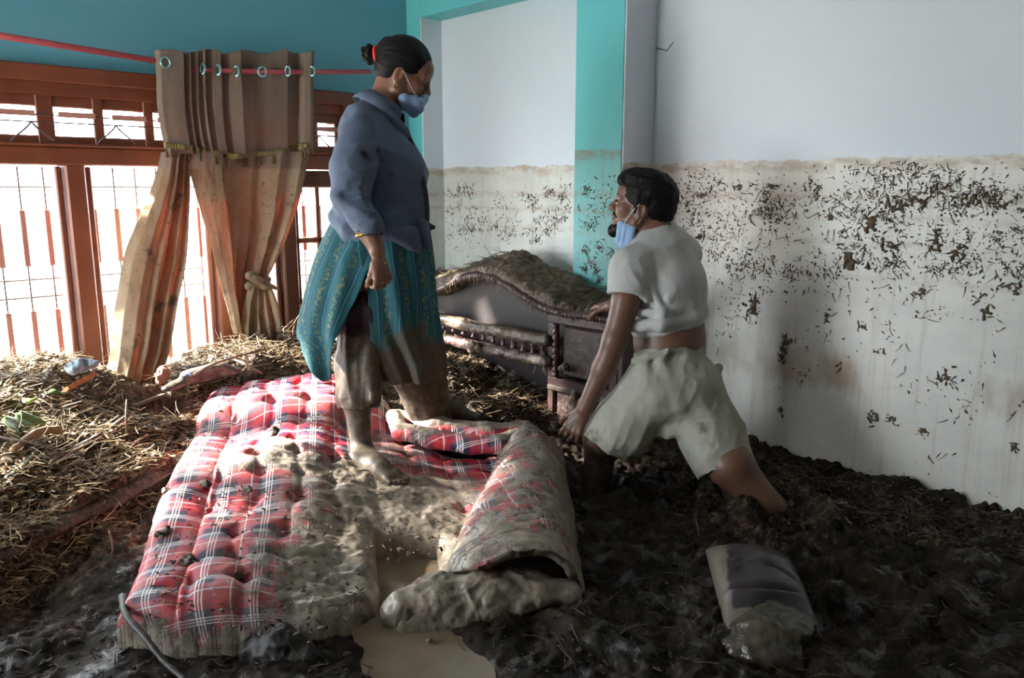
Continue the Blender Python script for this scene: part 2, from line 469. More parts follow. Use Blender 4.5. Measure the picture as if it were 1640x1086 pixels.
struct('wall_reveal_near', MB().box(V(XP+.004, 2.365, ZF), V(XR+.01, 2.3735, ZC), 0), white_m, 'white side of the pillar')
gy = MB().box(V(-14, YW+.17, -.75), V(16, 30, -.6), 0).box(V(-30, -20, -.75), V(XL-.21, YW+.17, -.6), 0)
struct('exterior_ground', gy, concrete_m, 'sunlit ground outside the window')
# bent wire hook on the wall
hk = MB().tube([onX(1050, 76, XR), onX(1052, 77, XR-.012), onX(1068, 81, XR-.022), onX(1078, 68, XR-.03)], .0022, 6)
tag(hk.build('wall_hook', simple('hook_metal', srgb(90, 88, 90), None, rough=.4, Metallic=.8)), 'thin bent wire hook sticking out high on the white wall', 'hook')

# ================================================================ window
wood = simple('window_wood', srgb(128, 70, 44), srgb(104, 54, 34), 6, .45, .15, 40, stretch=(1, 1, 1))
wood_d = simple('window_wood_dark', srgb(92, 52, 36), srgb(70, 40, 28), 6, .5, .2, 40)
iron = simple('grille_iron', srgb(120, 104, 100), srgb(96, 80, 76), 8, .5, Metallic=.5)
ironp = simple('grille_glare_pale', srgb(190, 140, 124), srgb(170, 120, 106), 8, .5)  # plates made paler than the rods to carry the window glare
glass_t = NT('window_glass'); glass_t.b.inputs['Base Color'].default_value = (1, 1, 1, 1)
_tr = glass_t.new('ShaderNodeBsdfTransparent'); _gl = glass_t.new('ShaderNodeBsdfGlossy'); _gl.inputs['Roughness'].default_value = .03
_mx = glass_t.new('ShaderNodeMixShader'); _mx.inputs[0].default_value = .06
glass_t.t.links.new(_tr.outputs[0], _mx.inputs[1]); glass_t.t.links.new(_gl.outputs[0], _mx.inputs[2]); glass_t.t.links.new(_mx.outputs[0], glass_t.out.inputs[0])
glass = glass_t.m
win = empty('window_1', (1.0, YW, 0.0), 'brown wooden window with transom lights and iron grille', kind='structure')
def wbox(name, x0, x1, z0, z1, y0, y1, m=wood, bev=.006, parent=None):
    return MB().box(V(x0, y0, z0), V(x1, y1, z1), bev).build(name, m, parent or win, False)
yf, yb = YW-.025, YW+.10
wbox('head_frame', WIN_X0-.06, WIN_X1+.05, 1.595, 1.665, yf-.03, yb)
wbox('head_moulding', WIN_X0-.06, WIN_X1+.02, 1.54, 1.60, yf, yb)
wbox('transom_rail', WIN_X0, WIN_X1, 1.245, 1.325, yf-.02, yb)
wbox('transom_ledge', WIN_X0, WIN_X1, 1.325, 1.337, yf-.04, yb)
wbox('window_jamb', WIN_X1-.03, WIN_X1+.05, -.1, 1.6, yf-.02, yb, wood)
wbox('window_jamb', WIN_X0-.05, WIN_X0+.03, -.1, 1.6, yf-.02, yb, wood)
for x in (-.25, .42, 1.075, 1.73, 2.10):
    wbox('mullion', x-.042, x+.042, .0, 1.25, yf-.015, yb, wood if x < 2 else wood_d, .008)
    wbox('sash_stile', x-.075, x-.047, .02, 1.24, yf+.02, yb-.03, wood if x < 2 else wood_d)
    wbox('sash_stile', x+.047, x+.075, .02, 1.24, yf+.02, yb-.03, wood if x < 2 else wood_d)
wbox('window_sill', WIN_X0, WIN_X1, -.02, .05, yf-.05, yb)
# transom lights: small panes between short posts
xs = [-.55, -.33, -.11, .11, .33, .55, .77, .985, 1.20, 1.42, 1.64, 1.86, 2.08, 2.28, 2.44]
for i, x in enumerate(xs):
    wide = .034 if i % 3 == 1 else .022
    wbox('transom_post', x-wide, x+wide, 1.335, 1.545, yf+.015, yb-.02, wood, .004)
    if i < len(xs)-1:
        wbox('transom_pane', x+wide, xs[i+1]-.02, 1.36, 1.50, yb-.06, yb-.056, glass, 0)
wbox('transom_upper_rail', WIN_X0, WIN_X1, 1.495, 1.545, yf+.02, yb-.02)
wbox('transom_lower_rail', WIN_X0, WIN_X1, 1.335, 1.372, yf+.02, yb-.02)
# scalloped drip edging of the eaves outside, seen through the transom
for i in range(9):
    x0 = .30+i*.24
    mb = MB(); n = 9; top = []; bot = []
    for k in range(n):
        q = k/(n-1); top.append(V(x0+.235*q, YW+.55, 1.86)); bot.append(V(x0+.235*q, YW+.55, 1.615-.045*abs(math.sin(math.pi*(q*1.0)))))
    a = np.array(top+bot); b = a+V(0, .01, 0); nn = 2*n; F = []
    for k in range(n-1):
        F += [(k, k+1, n+k+1, n+k), (nn+k, nn+n+k, nn+n+k+1, nn+k+1), (n+k, n+k+1, nn+n+k+1, nn+n+k), (k, nn+k, nn+k+1, k+1)]
    mb.add(np.concatenate([a, b]), F).build('eave_scallop', iron, win, False)
# iron grille, transom part: thin rods and bent ornaments
gyy = YW+.03-.075
for z in (1.425, 1.455): wbox('grille_rod', WIN_X0, WIN_X1, z-.003, z+.003, gyy-.003, gyy+.003, iron, .001)
for x in (.86, 1.10, 1.32, 1.52, 2.36):
    wbox('grille_plate', x-.075, x+.075, 1.448, 1.472, gyy-.008, gyy-.003, ironp, .002)
for x in (.56, .92, 1.26, 1.60, 2.3):
    for sg in (-1, 1):
        pts = spline([V(x, gyy, 1.425), V(x+sg*.02, gyy, 1.40), V(x+sg*.06, gyy, 1.365), V(x+sg*.085, gyy, 1.34)], 8)
        MB().tube(pts, .004, 6).build('grille_curl', iron, win)
# main grille: slim verticals carrying short flat bars in two rows, two cross rods
gb = YW+.075
for i, x in enumerate(np.arange(-.5, 2.46, .098)):
    wbox('grille_rod', x-.004, x+.004, .05, 1.24, gb-.004, gb+.004, iron, .001)
    wbox('grille_plate', x-.012, x+.012, .80, 1.05, gb-.012, gb-.004, ironp, .004)
    wbox('grille_plate', x-.012, x+.012, .30, .60, gb-.012, gb-.004, ironp, .004)
for z in (.2, .66, .74, 1.15): wbox('grille_cross_rod', WIN_X0, WIN_X1, z-.004, z+.004, gb+.004, gb+.012, iron, .001)
# casement at the right end with its own glazing bars
for z in (.52, .86): wbox('glazing_bar', 2.14, 2.45, z-.015, z+.015, yf+.02, yb-.03, wood)
wbox('glazing_bar', 2.285, 2.31, .05, 1.24, yf+.02, yb-.03, wood)
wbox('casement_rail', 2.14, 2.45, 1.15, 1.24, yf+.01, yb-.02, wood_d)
for (a, b) in ((-.55, -.3), (-.2, .36), (.48, 1.02), (1.13, 1.68), (1.78, 2.05), (2.14, 2.45)):
    wbox('window_pane', a, b, .05, 1.24, yb-.035, yb-.031, glass, 0)

# ================================================================ curtain rod and curtain
pink = simple('rod_pink', srgb(206, 96, 104), srgb(190, 84, 92), 12, .4)
cy_ = YW-.12
mb = MB().tube([onY(-260, 14, cy_), onY(0, 57, cy_), onY(272, 101, cy_)], .0135, 14)
tag(mb.build('curtain_rod', pink), 'pink curtain rod sloping down to the first curtain eyelet', 'curtain rod')
mb = MB().tube([onY(300, 112, cy_), onY(440, 115, cy_), onY(594, 115, cy_)], .0125, 14)
tag(mb.build('curtain_rod', pink), 'short level pink curtain rod behind the woman\'s hair', 'curtain rod')
fb = NT('curtain_cloth')
_w = fb.noise(fb.world((18, 18, 300)), 1, 4, .7); _w2 = fb.noise(fb.world((300, 300, 14)), 1, 3, .7)
_c = fb.mix(fb.math('MULTIPLY', fb.math('ADD', _w, _w2), .5), srgb(78, 68, 60), srgb(164, 150, 134))
_z = fb.sep(fb.world())[2]
_zz = fb.math('ADD', _z, fb.math('MULTIPLY', fb.math('SUBTRACT', fb.noise(fb.world(), 5, 4), .5), .05))
_low = fb.sm(_zz, 1.25, 1.235)
_lc = fb.ramp(fb.noise(fb.world((1, 1, .5)), 5, 5, .65), [(.3, srgb(104, 90, 70)), (.48, srgb(144, 130, 106)), (.72, srgb(172, 160, 136))])
_c = fb.mix(_low, _c, _lc)
_sp = fb.math('MULTIPLY', _low, fb.sm(fb.noise(fb.world(), 48, 6, .7), .60, .66))
_sp2 = fb.math('MULTIPLY', _low, fb.sm(fb.noise(fb.world(), 7, 5, .65), .58, .68))
_c = fb.mix(fb.math('MULTIPLY', _sp, .8), _c, MUD_M); _c = fb.mix(fb.math('MULTIPLY', _sp2, .7), _c, MUD_M)
fb.fin(_c, .85, fb.bump(fb.math('ADD', _w, _w2), .25, .002), .1)
_t2 = fb.new('ShaderNodeBsdfTranslucent'); fb.set(_t2.inputs[0], fb.mix(fb.math('MAXIMUM', _sp2, _sp), srgb(216, 130, 92), srgb(60, 36, 24)))
_m2 = fb.new('ShaderNodeMixShader'); _m2.inputs[0].default_value = .13
fb.t.links.new(fb.b.outputs[0], _m2.inputs[1]); fb.t.links.new(_t2.outputs[0], _m2.inputs[2]); fb.t.links.new(_m2.outputs[0], fb.out.inputs[0])
cloth = fb.m
ring_m = simple('eyelet_metal', srgb(150, 200, 205), None, rough=.25, Metallic=.7)
trim_m = simple('braid_trim', srgb(150, 132, 78), srgb(84, 72, 44), 90, .7, .5, 120)
tas_m = simple('tassel_thread', srgb(112, 92, 48), srgb(78, 60, 32), 60, .8, .5, 150, stretch=(1, 1, .1))
cur = empty('curtain', onY(370, 560, cy_), 'muddy beige eyelet curtain knotted halfway, hanging on the pink rods', 'curtain')
def drape(name, rows, pleat, nu=150, nv=110, ybase=cy_, seed=0., thick=.0025, mat=cloth, fine=.006):
    """rows: (py, left px, right px, pleat depth, toward-room offset)"""
    rows = np.array(rows, float); t = np.linspace(0, 1, nv); rr = spline(rows, nv)
    u = np.linspace(0, 1, nu); P = np.zeros((nu, nv, 3))
    for j in range(nv):
        py, xl, xr, A, off = rr[j]
        L = onY(xl, py, ybase-off); R = onY(xr, py, ybase-off)
        base = L[None, :]*(1-u)[:, None]+R[None, :]*u[:, None]
        ph = pleat(u, t[j]); base[:, 1] -= A*ph
        P[:, j] = base
    v = P.reshape(-1, 3)
    v[:, 2] += .010*np.sin(v[:, 0]*31+seed)*np.clip((v[:, 2]-1.70)/.1, 0, 1)
    v[:, 1] += fine*fbm(np.stack([v[:, 0]*22, v[:, 2]*7, np.full(len(v), seed)], 1), 3)
    v[:, 0] += fine*.6*fbm(np.stack([v[:, 0]*12, v[:, 2]*9, np.full(len(v), seed+4)], 1), 3)
    o = mesh_obj(name, v, grid_faces(nu, nv), mat, cur)
    sm = o.modifiers.new('thickness', 'SOLIDIFY'); sm.thickness = thick
    return o, P
# heading with box pleats: depth by position along the rod, matching the folds of the photograph
hk_ = np.array([(0, .2), (.10, .9), (.30, .95), (.36, -.4), (.41, .8), (.46, -.3), (.51, .7), (.56, -.5), (.62, .3), (.69, .8), (.74, -.9), (.80, -.95), (.86, -.8), (.905, -.9), (.94, .9), (1, .7)])
hk2 = np.array([(0, -.2), (.05, .7), (.20, 1), (.33, .9), (.36, -.7), (.40, .9), (.435, -.7), (.47, .85), (.505, -.7), (.55, .6), (.60, -.4), (.66, -.2), (.70, -.9), (.80, -.6), (.87, .2), (.91, .1), (.93, -.9), (.96, 1), (1, .5)])
# in px: fold edges at 250..290 flat flap, 290-320 three tight pleats, 325-345, 350-378, 380-460 flat back, 480-500 front pleat
fx = np.array([(247, .1), (252, .7), (283, 1), (289, -.2), (294, .9), (300, -.3), (305, .85), (311, -.3), (317, .8), (323, -.6), (330, .5), (342, .6), (349, -.7), (357, .3), (374, .7), (381, -.6), (400, -.75), (412, -.4), (425, -.1), (455, .1), (460, -1), (476, -1), (483, .6), (492, 1), (500, .4)], float)
fu = (fx[:, 0]-247)/(500-247)
def pl_head(u, t): return np.interp(u, fu, fx[:, 1])*(1-.15*t)+.12*np.sin(9*u+6*t)
head, _ = drape('curtain_heading', [(82, 247, 500, .035, .0), (120, 249, 500, .036, .0), (180, 253, 500, .036, 0), (228, 262, 499, .036, .0), (247, 270, 498, .034, .0)], pl_head, 260, 60, fine=.003)
for px_, py_ in ((265, 100), (324, 110), (349, 112), (379, 114), (420, 115), (461, 114), (500, 114)):
    c = onY(px_, py_, cy_-.036 if px_ in (265, 420, 500) else cy_-.02); pts = []
    w_ = 1.0 if px_ in (265, 420) else .35
    for k in range(25):
        a = k*2*math.pi/24; pts.append(c+V(.021*math.cos(a)*w_, -.021*math.cos(a)*(1-w_)*.8, .023*math.sin(a)))
    MB().tube(pts, .0058, 8, cap=False).build('eyelet', ring_m, cur)
def onhead(px_, py_, extra):
    u = (px_-262)/(499-262); return onY(px_, py_, cy_-.036*float(np.interp(u, fu, fx[:, 1]))-extra)
def trim_y(px_): return interp(px_, [(262, 232), (300, 236), (320, 240), (372, 251), (420, 246), (458, 242), (478, 234), (498, 233)])
v = []
xs_ = np.linspace(263, 498, 240)
for i, x in enumerate(xs_):
    y = trim_y(x)
    for dy in (-4.5, -1.6, 1.6, 4.5): v.append(onhead(x, y+dy, .008+.002*(abs(dy) < 2)+.0012*math.sin(x*1.3)))
tb = mesh_obj('braid_trim', np.array(v), grid_faces(240, 4), trim_m, cur); tb.modifiers.new('thickness', 'SOLIDIFY').thickness = .004
tas = None
for k, px_ in enumerate((266, 274, 302, 311, 319, 343, 348, 352, 367, 390, 396, 415, 438, 482, 488, 497)):
    p0 = onhead(px_, trim_y(px_)+3, .016)
    if tas is None:
        prof = [(.001, 0), (.0015, -.008), (.005, -.010), (.0062, -.014), (.0045, -.019), (.0055, -.023), (.008, -.035), (.0095, -.046), (.006, -.047)]
        vv, ff = lathe_geo(prof, 10); tas = mesh_obj('tassel', vv, ff, tas_m, cur)
        tas.matrix_parent_inverse = cur.matrix_basis.inverted()
        o = tas
    else:
        o = tas.copy(); COL.objects.link(o)
    o.location = Vector(p0); o.rotation_euler = (0, .12*math.sin(k*2.3), k)
# left fall
drape('curtain_fall', [(243, 262, 303, .030, .0), (300, 246, 303, .034, .01), (400, 206, 299, .040, .04), (480, 190, 284, .045, .07), (560, 182, 268, .05, .12), (616, 174, 250, .05, .18)],
      lambda u, t: np.interp(u, [0, .12, .3, .45, .55, .68, .8, .9, 1], [-.8, .2, .9, .3, .8, -.7, .5, -.3, .4])+.2*np.sin(5*u+4*t)*t, 120, 130, seed=3.)
# right fall: lit left edge, deep folds, drawn in to the knot
drape('curtain_fall', [(243, 300, 496, .030, .0), (290, 306, 485, .034, .005), (340, 320, 472, .040, .01), (400, 338, 448, .046, .02), (450, 350, 425, .05, .035), (500, 364, 412, .05, .05), (534, 374, 412, .035, .06)],
      lambda u, t: np.interp(u, [0, .10, .24, .30, .38, .44, .52, .58, .66, .74, .82, .92, 1], [.3, .8, 1, -.9, -.5, -1, -.3, -.9, .1, .7, -.2, .9, .2])+.15*np.sin(7*u+5*t)*t, 170, 120, seed=8.)
# the knot and its crumpled tail
kp = lambda x, y, o: onY(x, y, cy_-o)
drape('curtain_tail', [(446, 404, 428, .012, .075), (462, 398, 434, .020, .08), (500, 388, 444, .032, .075), (540, 386, 450, .04, .075), (572, 392, 454, .045, .08)],
      lambda u, t: np.interp(u, [0, .15, .3, .42, .55, .66, .8, .9, 1], [-.3, .9, -.5, .8, -.9, .5, -.4, .9, .1])+.3*np.sin(6*u+5*t), 90, 70, seed=12., fine=.012)
kb = Body()
kb.cone(kp(400, 440, .085), kp(424, 456, .095), .022, .024, .02).cone(kp(398, 458, .085), kp(428, 448, .09), .016, .014, .01).cone(kp(424, 455, .09), kp(440, 462, .085), .015, .010, .01)
kb.obj('curtain_knot', .004, cloth, cur, disp=lambda v: .008*ridged(np.stack([v[:, 0]*12, v[:, 1]*30, v[:, 2]*40+v[:, 0]*20], 1), 2))
# ================================================================ mud
rng = np.random.default_rng(7)
def kernel(ctrl, sig):
    """smooth field through (px, py, value[, z]) control points, laid out in plan"""
    P = []; Vv = []
    for c in ctrl:
        z = c[3] if len(c) > 3 else c[2]
        q = onz(c[0], c[1], z); P.append(q[:2]); Vv.append(c[2])
    P = np.array(P); Vv = np.array(Vv)
    def f(x, y):
        x = np.ravel(x); y = np.ravel(y); num = 0; den = 0
        for p, v in zip(P, Vv):
            d2 = (x-p[0])**2+(y-p[1])**2; w = np.exp(-d2/sig**2)+1e-4/(d2+.05); num = num+w*v; den = den+w
        return num/den
    return f
GCTRL = [(1640, 830, 0), (1500, 790, 0), (1350, 745, 0), (1190, 710, .0), (1100, 690, .01), (1620, 1000, 0), (1300, 950, 0), (1250, 1070, .02), (1000, 1000, 0), (1450, 1060, .0),
         (1000, 850, 0), (950, 775, -.01), (1040, 700, .02), (900, 705, .03), (860, 650, .10), (790, 640, .17), (830, 600, .2), (720, 640, .2), (760, 585, .24), (700, 580, .28), (620, 600, .26),
         (520, 578, .27), (440, 560, .33), (400, 548, .38), (350, 570, .34), (300, 600, .27), (230, 620, .23), (100, 582, .40), (30, 595, .40), (0, 640, .36), (-120, 600, .4), (-100, 700, .32),
         (60, 690, .26), (150, 700, .2), (250, 680, .2), (0, 760, .22), (-100, 800, .2), (150, 790, .13), (260, 740, .13), (0, 870, .13), (100, 860, .09), (230, 800, .06), (40, 960, .0), (150, 960, -.01),
         (100, 1060, -.01), (300, 1060, .005), (520, 1050, .012), (680, 1030, -.035), (640, 900, -.06), (850, 1040, .015), (500, 850, .02), (400, 700, .1), (760, 800, .0)]
g_base = kernel(GCTRL, .20)
g_dry = kernel([(100, 590, 1, .4), (30, 640, 1, .35), (200, 650, 1, .22), (150, 720, 1, .2), (60, 800, .9, .2), (270, 720, .8, .14), (400, 560, .9, .35), (520, 580, .8, .28), (700, 590, .6, .25), (790, 630, .5, .17), (860, 660, .4, .1),
                (30, 870, .7, .13), (150, 850, .25, .08), (40, 960, .05, 0), (200, 960, .0, 0), (100, 1060, .05, 0), (400, 1060, .1, 0), (700, 1040, 0, 0), (900, 1040, .25, 0), (1000, 900, .1, 0), (950, 780, 0, 0), (1100, 720, .45, .02),
                (1250, 780, .35, 0), (1400, 820, .2, 0), (1640, 850, .15, 0), (1350, 1000, .2, 0), (1600, 1040, .15, 0), (1150, 830, .4, 0)], .25)
pud_poly = np.array([onz(x, y, 0)[:2] for x, y in ((585, 862), (706, 868), (712, 915), (690, 935), (640, 958), (625, 990), (690, 1000), (700, 1022), (740, 1060), (760, 1100), (640, 1095), (612, 1060), (606, 1010), (560, 1000), (598, 940))])
# pits and ridges pushed up by the legs
PITS = [(950, 775, .11, .05), (1262, 838, .13, .05)]
EDGE_A, EDGE_B = onz(-30, 905, .10)[:2], onz(285, 742, .14)[:2]
def ground_z(x, y, fine=True):
    x = np.ravel(x).astype(float); y = np.ravel(y).astype(float)
    z = g_base(x, y); dry = np.clip(g_dry(x, y), 0, 1)
    e = EDGE_B-EDGE_A; L = np.linalg.norm(e); e = e/L; nx = V(-e[1], e[0])
    s = (x-EDGE_A[0])*nx[0]+(y-EDGE_A[1])*nx[1]+.02*vnoise(xy1(x, y, 7, 3.3)); t = (x-EDGE_A[0])*e[0]+(y-EDGE_A[1])*e[1]
    along = sstep(-.3, -.1, t)*sstep(L+.02, L-.06, t)
    z = z+along*(.045*sstep(-.012, .012, s)*sstep(.5, .1, s)-.05*sstep(-.30, -.05, s)*(1-sstep(-.012, .012, s)))
    psd = poly_sd(x, y, pud_poly)
    flat = sstep(-.10, .02, psd+.02*vnoise(xy1(x, y, 9, 1.)))
    rough = 1-.85*flat
    z = np.where(flat > 0, z*(1-flat)+flat*np.minimum(z, -.035), z)
    z = z+rough*(.030*fbm(xy1(x, y, 2.6, 2.), 3)+(.030+.010*dry)*fbm(xy1(x, y, 9, 5.), 3))
    z = z+rough*(.018+.008*dry)*ridged(xy1(x, y, 13, 8.)+.25*np.stack([vnoise(xy1(x, y, 9, 31.))]*3, 1), 4)*sstep(-.5, .3, vnoise(xy1(x, y, 3, 4.4))+.5*dry)
    wpx = .6*np.stack([vnoise(xy1(x, y, 6, 51.)), vnoise(xy1(x, y, 6, 53.)), 0*x], 1)
    knead = np.abs(vnoise(xy1(x, y, 11, 61.)*np.array([1, 1.6, 1])+wpx))**.7+.45*np.abs(vnoise(xy1(x, y, 25, 63.)+wpx*2))**.7+.2*np.abs(vnoise(xy1(x, y, 52, 65.)))
    z = z+rough*(1-.6*dry)*.034*(knead-.45)*sstep(-.45, .15, vnoise(xy1(x, y, 2.2, 67.)))
    for (px_, py_, r, dp) in PITS:
        c = onz(px_, py_, 0); d = np.hypot(x-c[0], y-c[1]); z = z-dp*np.exp(-(d/r)**4)+.035*np.exp(-((d-r*1.25)/.05)**2)
    if fine:
        z = z+rough*((.004+.011*dry)*fbm(xy1(x, y, 38, 6.), 3)+(.0015+.0035*dry)*ridged(xy1(x, y, 60, 7.), 2))
    return z
gx = np.concatenate([np.linspace(XL, .0, 50)[:-1], np.linspace(.0, XR+.02, 520)])
gyv = np.concatenate([np.linspace(YB, .55, 50)[:-1], np.linspace(.55, YW+.06, 560)])
GX, GY = np.meshgrid(gx, gyv, indexing='ij')
GZ = ground_z(GX, GY)
gd = np.clip(g_dry(GX, GY), 0, 1)
t_b3 = .35
t = NT('mud')
dry = t.attr('dry')
n1 = t.noise(t.world(), 5, 8, .65); n2 = t.noise(t.world(), 30, 8, .7); n3 = t.noise(t.world(), 120, 5, .7)
wet = t.ramp(t.math('ADD', t.math('MULTIPLY', n1, .6), t.math('MULTIPLY', n2, .4)), [(.36, srgb(15, 12, 9)), (.5, srgb(31, 25, 18)), (.68, srgb(64, 53, 41))])
dr = t.ramp(t.math('ADD', t.math('MULTIPLY', n2, .6), t.math('MULTIPLY', n3, .4)), [(.36, srgb(46, 36, 27)), (.52, srgb(88, 74, 58)), (.68, srgb(142, 125, 103))])
fac = t.sm(t.math('ADD', dry, t.math('MULTIPLY', t.math('SUBTRACT', n2, .5), 1.2)), .25, .75)
col = t.mix(fac, wet, dr)
shiny = t.sm(t.math('ADD', t.noise(t.world(), 9, 5, .6), t.math('MULTIPLY', dry, -.35)), .46, .56)
rg = t.sm(shiny, 0, 1, .70, .10)
nb = t.bump(n3, t_b3, .004, t.bump(n2, .38, .012))
mud_m = t.fin(col, rg, nb, t.sm(shiny, 0, 1, .15, .55))
gnd = mesh_obj('floor_mud', np.stack([GX.ravel(), GY.ravel(), GZ], 1), grid_faces(len(gx), len(gyv)), mud_m, None, True, {'dry': gd})
tag(gnd, 'thick wet brown flood mud covering the whole floor', 'mud', kind='stuff')
# muddy water
wt = NT('muddy_water')
wt.fin(wt.ramp(wt.noise(wt.world(), 6, 5), [(.3, srgb(112, 100, 82)), (.7, srgb(126, 113, 94))]), .10, wt.bump(wt.noise(wt.world(), 20, 3), .03, .003), .5)
pp = np.array([onz(x, y, -.004)[:2] for x, y in ((560, 845), (720, 850), (735, 920), (730, 960), (660, 975), (720, 1000), (790, 1060), (800, 1110), (590, 1110), (560, 1000), (575, 900))])
cen = pp.mean(0); ring = [pp+(cen-pp)*k for k in (0, .5, .9)]
vv = np.concatenate([np.c_[r_, np.full(len(r_), -.008)] for r_ in ring]); n_ = len(pp); ff = []
for k in range(2):
    for i in range(n_): j = (i+1) % n_; ff.append((k*n_+i, k*n_+j, (k+1)*n_+j, (k+1)*n_+i))
ff.append(tuple(range(2*n_, 3*n_)))
tag(mesh_obj('puddle', vv, ff, wt.m), 'still puddle of brown muddy water between mattress and its front fold', 'puddle')

# ================================================================ mattress
mA = onz(185, 1005, .06); mB = onz(340, 612, .25); mAx = unit(V(mB[0]-mA[0], mB[1]-mA[1], 0)); mAy = V(mAx[1], -mAx[0], 0)   # length, width (to the right)
def plan(v): d = v[:, :2]-mA[:2]; return d@mAy[:2], d@mAx[:2]
m_poly = [onz(*q)[:2] for q in ((186, 1008, .05), (215, 925, .08), (255, 800, .13), (295, 710, .19), (338, 614, .25), (352, 607, .26), (450, 603, .29), (560, 604, .29), (615, 640, .25), (650, 672, .22), (740, 700, .18), (850, 700, .18),
                                    (898, 780, .07), (905, 880, .05), (895, 955, .03), (760, 985, .03), (640, 1000, .02), (612, 985, .02), (625, 962, .02), (690, 934, .02), (704, 905, .02), (700, 878, .03), (600, 872, .04), (607, 930, .03), (612, 950, .02), (600, 975, .02), (520, 1020, .02), (400, 1024, .03), (280, 1022, .04))]
m_top = kernel([(340, 625, .265), (450, 615, .30), (560, 620, .30), (300, 720, .20), (420, 720, .245), (500, 690, .27), (545, 740, .20), (585, 770, .135), (630, 780, .12), (600, 730, .18), (230, 930, .13), (200, 990, .11), (300, 950, .13), (400, 960, .12), (500, 990, .08), (350, 850, .15),
                (450, 850, .15), (560, 860, .10), (590, 930, .06), (650, 850, .07), (700, 770, .10), (650, 720, .14), (740, 730, .11), (790, 745, .10), (760, 800, .10), (600, 820, .12), (720, 850, .07), (700, 960, .05), (850, 860, .05), (480, 780, .19), (350, 770, .18)], .16)
m_mud = kernel([(340, 625, 0, .25), (450, 615, .05, .3), (560, 620, .1, .3), (420, 680, .05, .27), (520, 690, .05, .27), (300, 720, .25, .2), (390, 735, .45, .22), (470, 735, .75, .2), (550, 745, .8, .2), (590, 790, .8, .12), (640, 800, .85, .1), (700, 800, .95, .1), (620, 840, 1, .1), (680, 855, 1, .07),
                (560, 860, .8, .1), (540, 800, .7, .12), (480, 800, .5, .17), (400, 800, .3, .17), (300, 800, .25, .17), (350, 860, .35, .15), (430, 880, .45, .13), (500, 900, .8, .1), (560, 930, .95, .08), (520, 980, .9, .07), (420, 960, .5, .1), (330, 960, .3, .12), (250, 930, .25, .13), (210, 985, .4, .1),
                (690, 740, .25, .12), (740, 730, .1, .11), (790, 750, .15, .1), (720, 770, .55, .1), (760, 810, .4, .1), (720, 850, .8, .07), (640, 730, .6, .14), (850, 860, .8, .1), (700, 960, .9, .05)], .09)
sp = .0062
bx_ = np.array(m_poly); x0, y0 = bx_.min(0)-.02; x1, y1 = bx_.max(0)+.02
MX, MY = np.meshgrid(np.arange(x0, x1, sp), np.arange(y0, y1, sp), indexing='ij')
sd = poly_sd(MX, MY, m_poly).ravel()
a_, b_ = plan(np.stack([MX.ravel(), MY.ravel()], 1))
A0, AS, BS = .155, .135, .150
q = np.clip(sd/.062, 0, 1); prof = np.sqrt(np.clip(1-(1-q)**2, 0, 1))
mz = m_top(MX, MY); md = np.clip(m_mud(MX, MY), 0, 1)
wob = .045*fbm(np.stack([a_*3.2, b_*3.2, a_*0], 1), 2)
aa = np.abs(np.sin(np.pi*(a_-A0+wob)/AS)); bb = np.abs(np.sin(np.pi*(b_-.05+wob)/BS))
quilt = np.where(a_ < A0, np.sqrt(np.clip(np.sin(np.pi*np.clip((a_+.02)/(A0+.02), 0, 1)), 0, 1))*(.65+.35*np.sqrt(bb)), 1-1.05*np.exp(-((1-aa)*0+aa**2*2.2+bb**2*2.2)*1.3)-.16*np.exp(-(aa/.28)**2)-.16*np.exp(-(bb/.25)**2)+.2)*(.8+.5*vnoise(np.stack([a_*4, b_*4, a_*0+9], 1)))
soft = 1-.7*sstep(.45, .9, md)
mz0 = mz.copy(); mz = mz-.062*(1-prof)*1.0-.06*(1-prof)**3+(.034*soft*(quilt-.75))*prof
mz = mz+.006*fbm(np.stack([a_*14, b_*22, a_*0+3], 1), 3)*prof
mz = mz+sstep(.4, .9, md)*(.014*fbm(xy1(MX, MY, 6, 2.2), 3)+.005*ridged(xy1(MX, MY, 22, 1.2), 4)+.004*fbm(xy1(MX, MY, 60, 1.2), 3))
gsx, gsy = np.gradient(sd.reshape(MX.shape), sp); gl = np.hypot(gsx, gsy)+1e-6
sn = (sd < sp*.6) & (sd > -sp*1.6); fx_ = np.where(sn, sd, 0).reshape(MX.shape)
MXs = MX-gsx/gl*fx_; MYs = MY-gsy/gl*fx_; mz = np.where(sd < 0, np.minimum(mz-.05, -.03), mz)
keep = sd > -sp*1.6
GF = grid_faces(*MX.shape); GF = GF[np.all(keep[GF], 1)]
us = np.zeros(len(sd), bool); us[GF.ravel()] = True; mp = np.cumsum(us)-1
vt = np.stack([MXs.ravel(), MYs.ravel(), mz], 1)[us]
drp = np.clip(mz0-mz, 0, .2).reshape(MX.shape); gsx, gsy = np.gradient(sd.reshape(MX.shape), sp)
gl = np.hypot(gsx, gsy)+1e-6; ex = sstep(.07, .0, sd.reshape(MX.shape)); pa, pb = plan(np.stack([(MX-gsx/gl*drp*ex).ravel(), (MY-gsy/gl*drp*ex).ravel()], 1))
pl = np.stack([pa, pb, a_*0], 1)[us]; md = np.clip(md+.5*sstep(.03, .09, drp.ravel())*(b_ < .4), 0, 1)
t = NT('plaid_cotton')
pc = t.sep(t.attr('pl', True))
def band(x, per, stops, off=0.0):
    return t.ramp(t.math('FRACT', t.math('DIVIDE', t.math('ADD', x, 10.0+off), per)), stops, 'CONSTANT')
RED, NAVY, WHT, BLK, PNK = srgb(186, 36, 48), srgb(34, 38, 82), srgb(236, 230, 234), srgb(26, 24, 34), srgb(120, 24, 40)
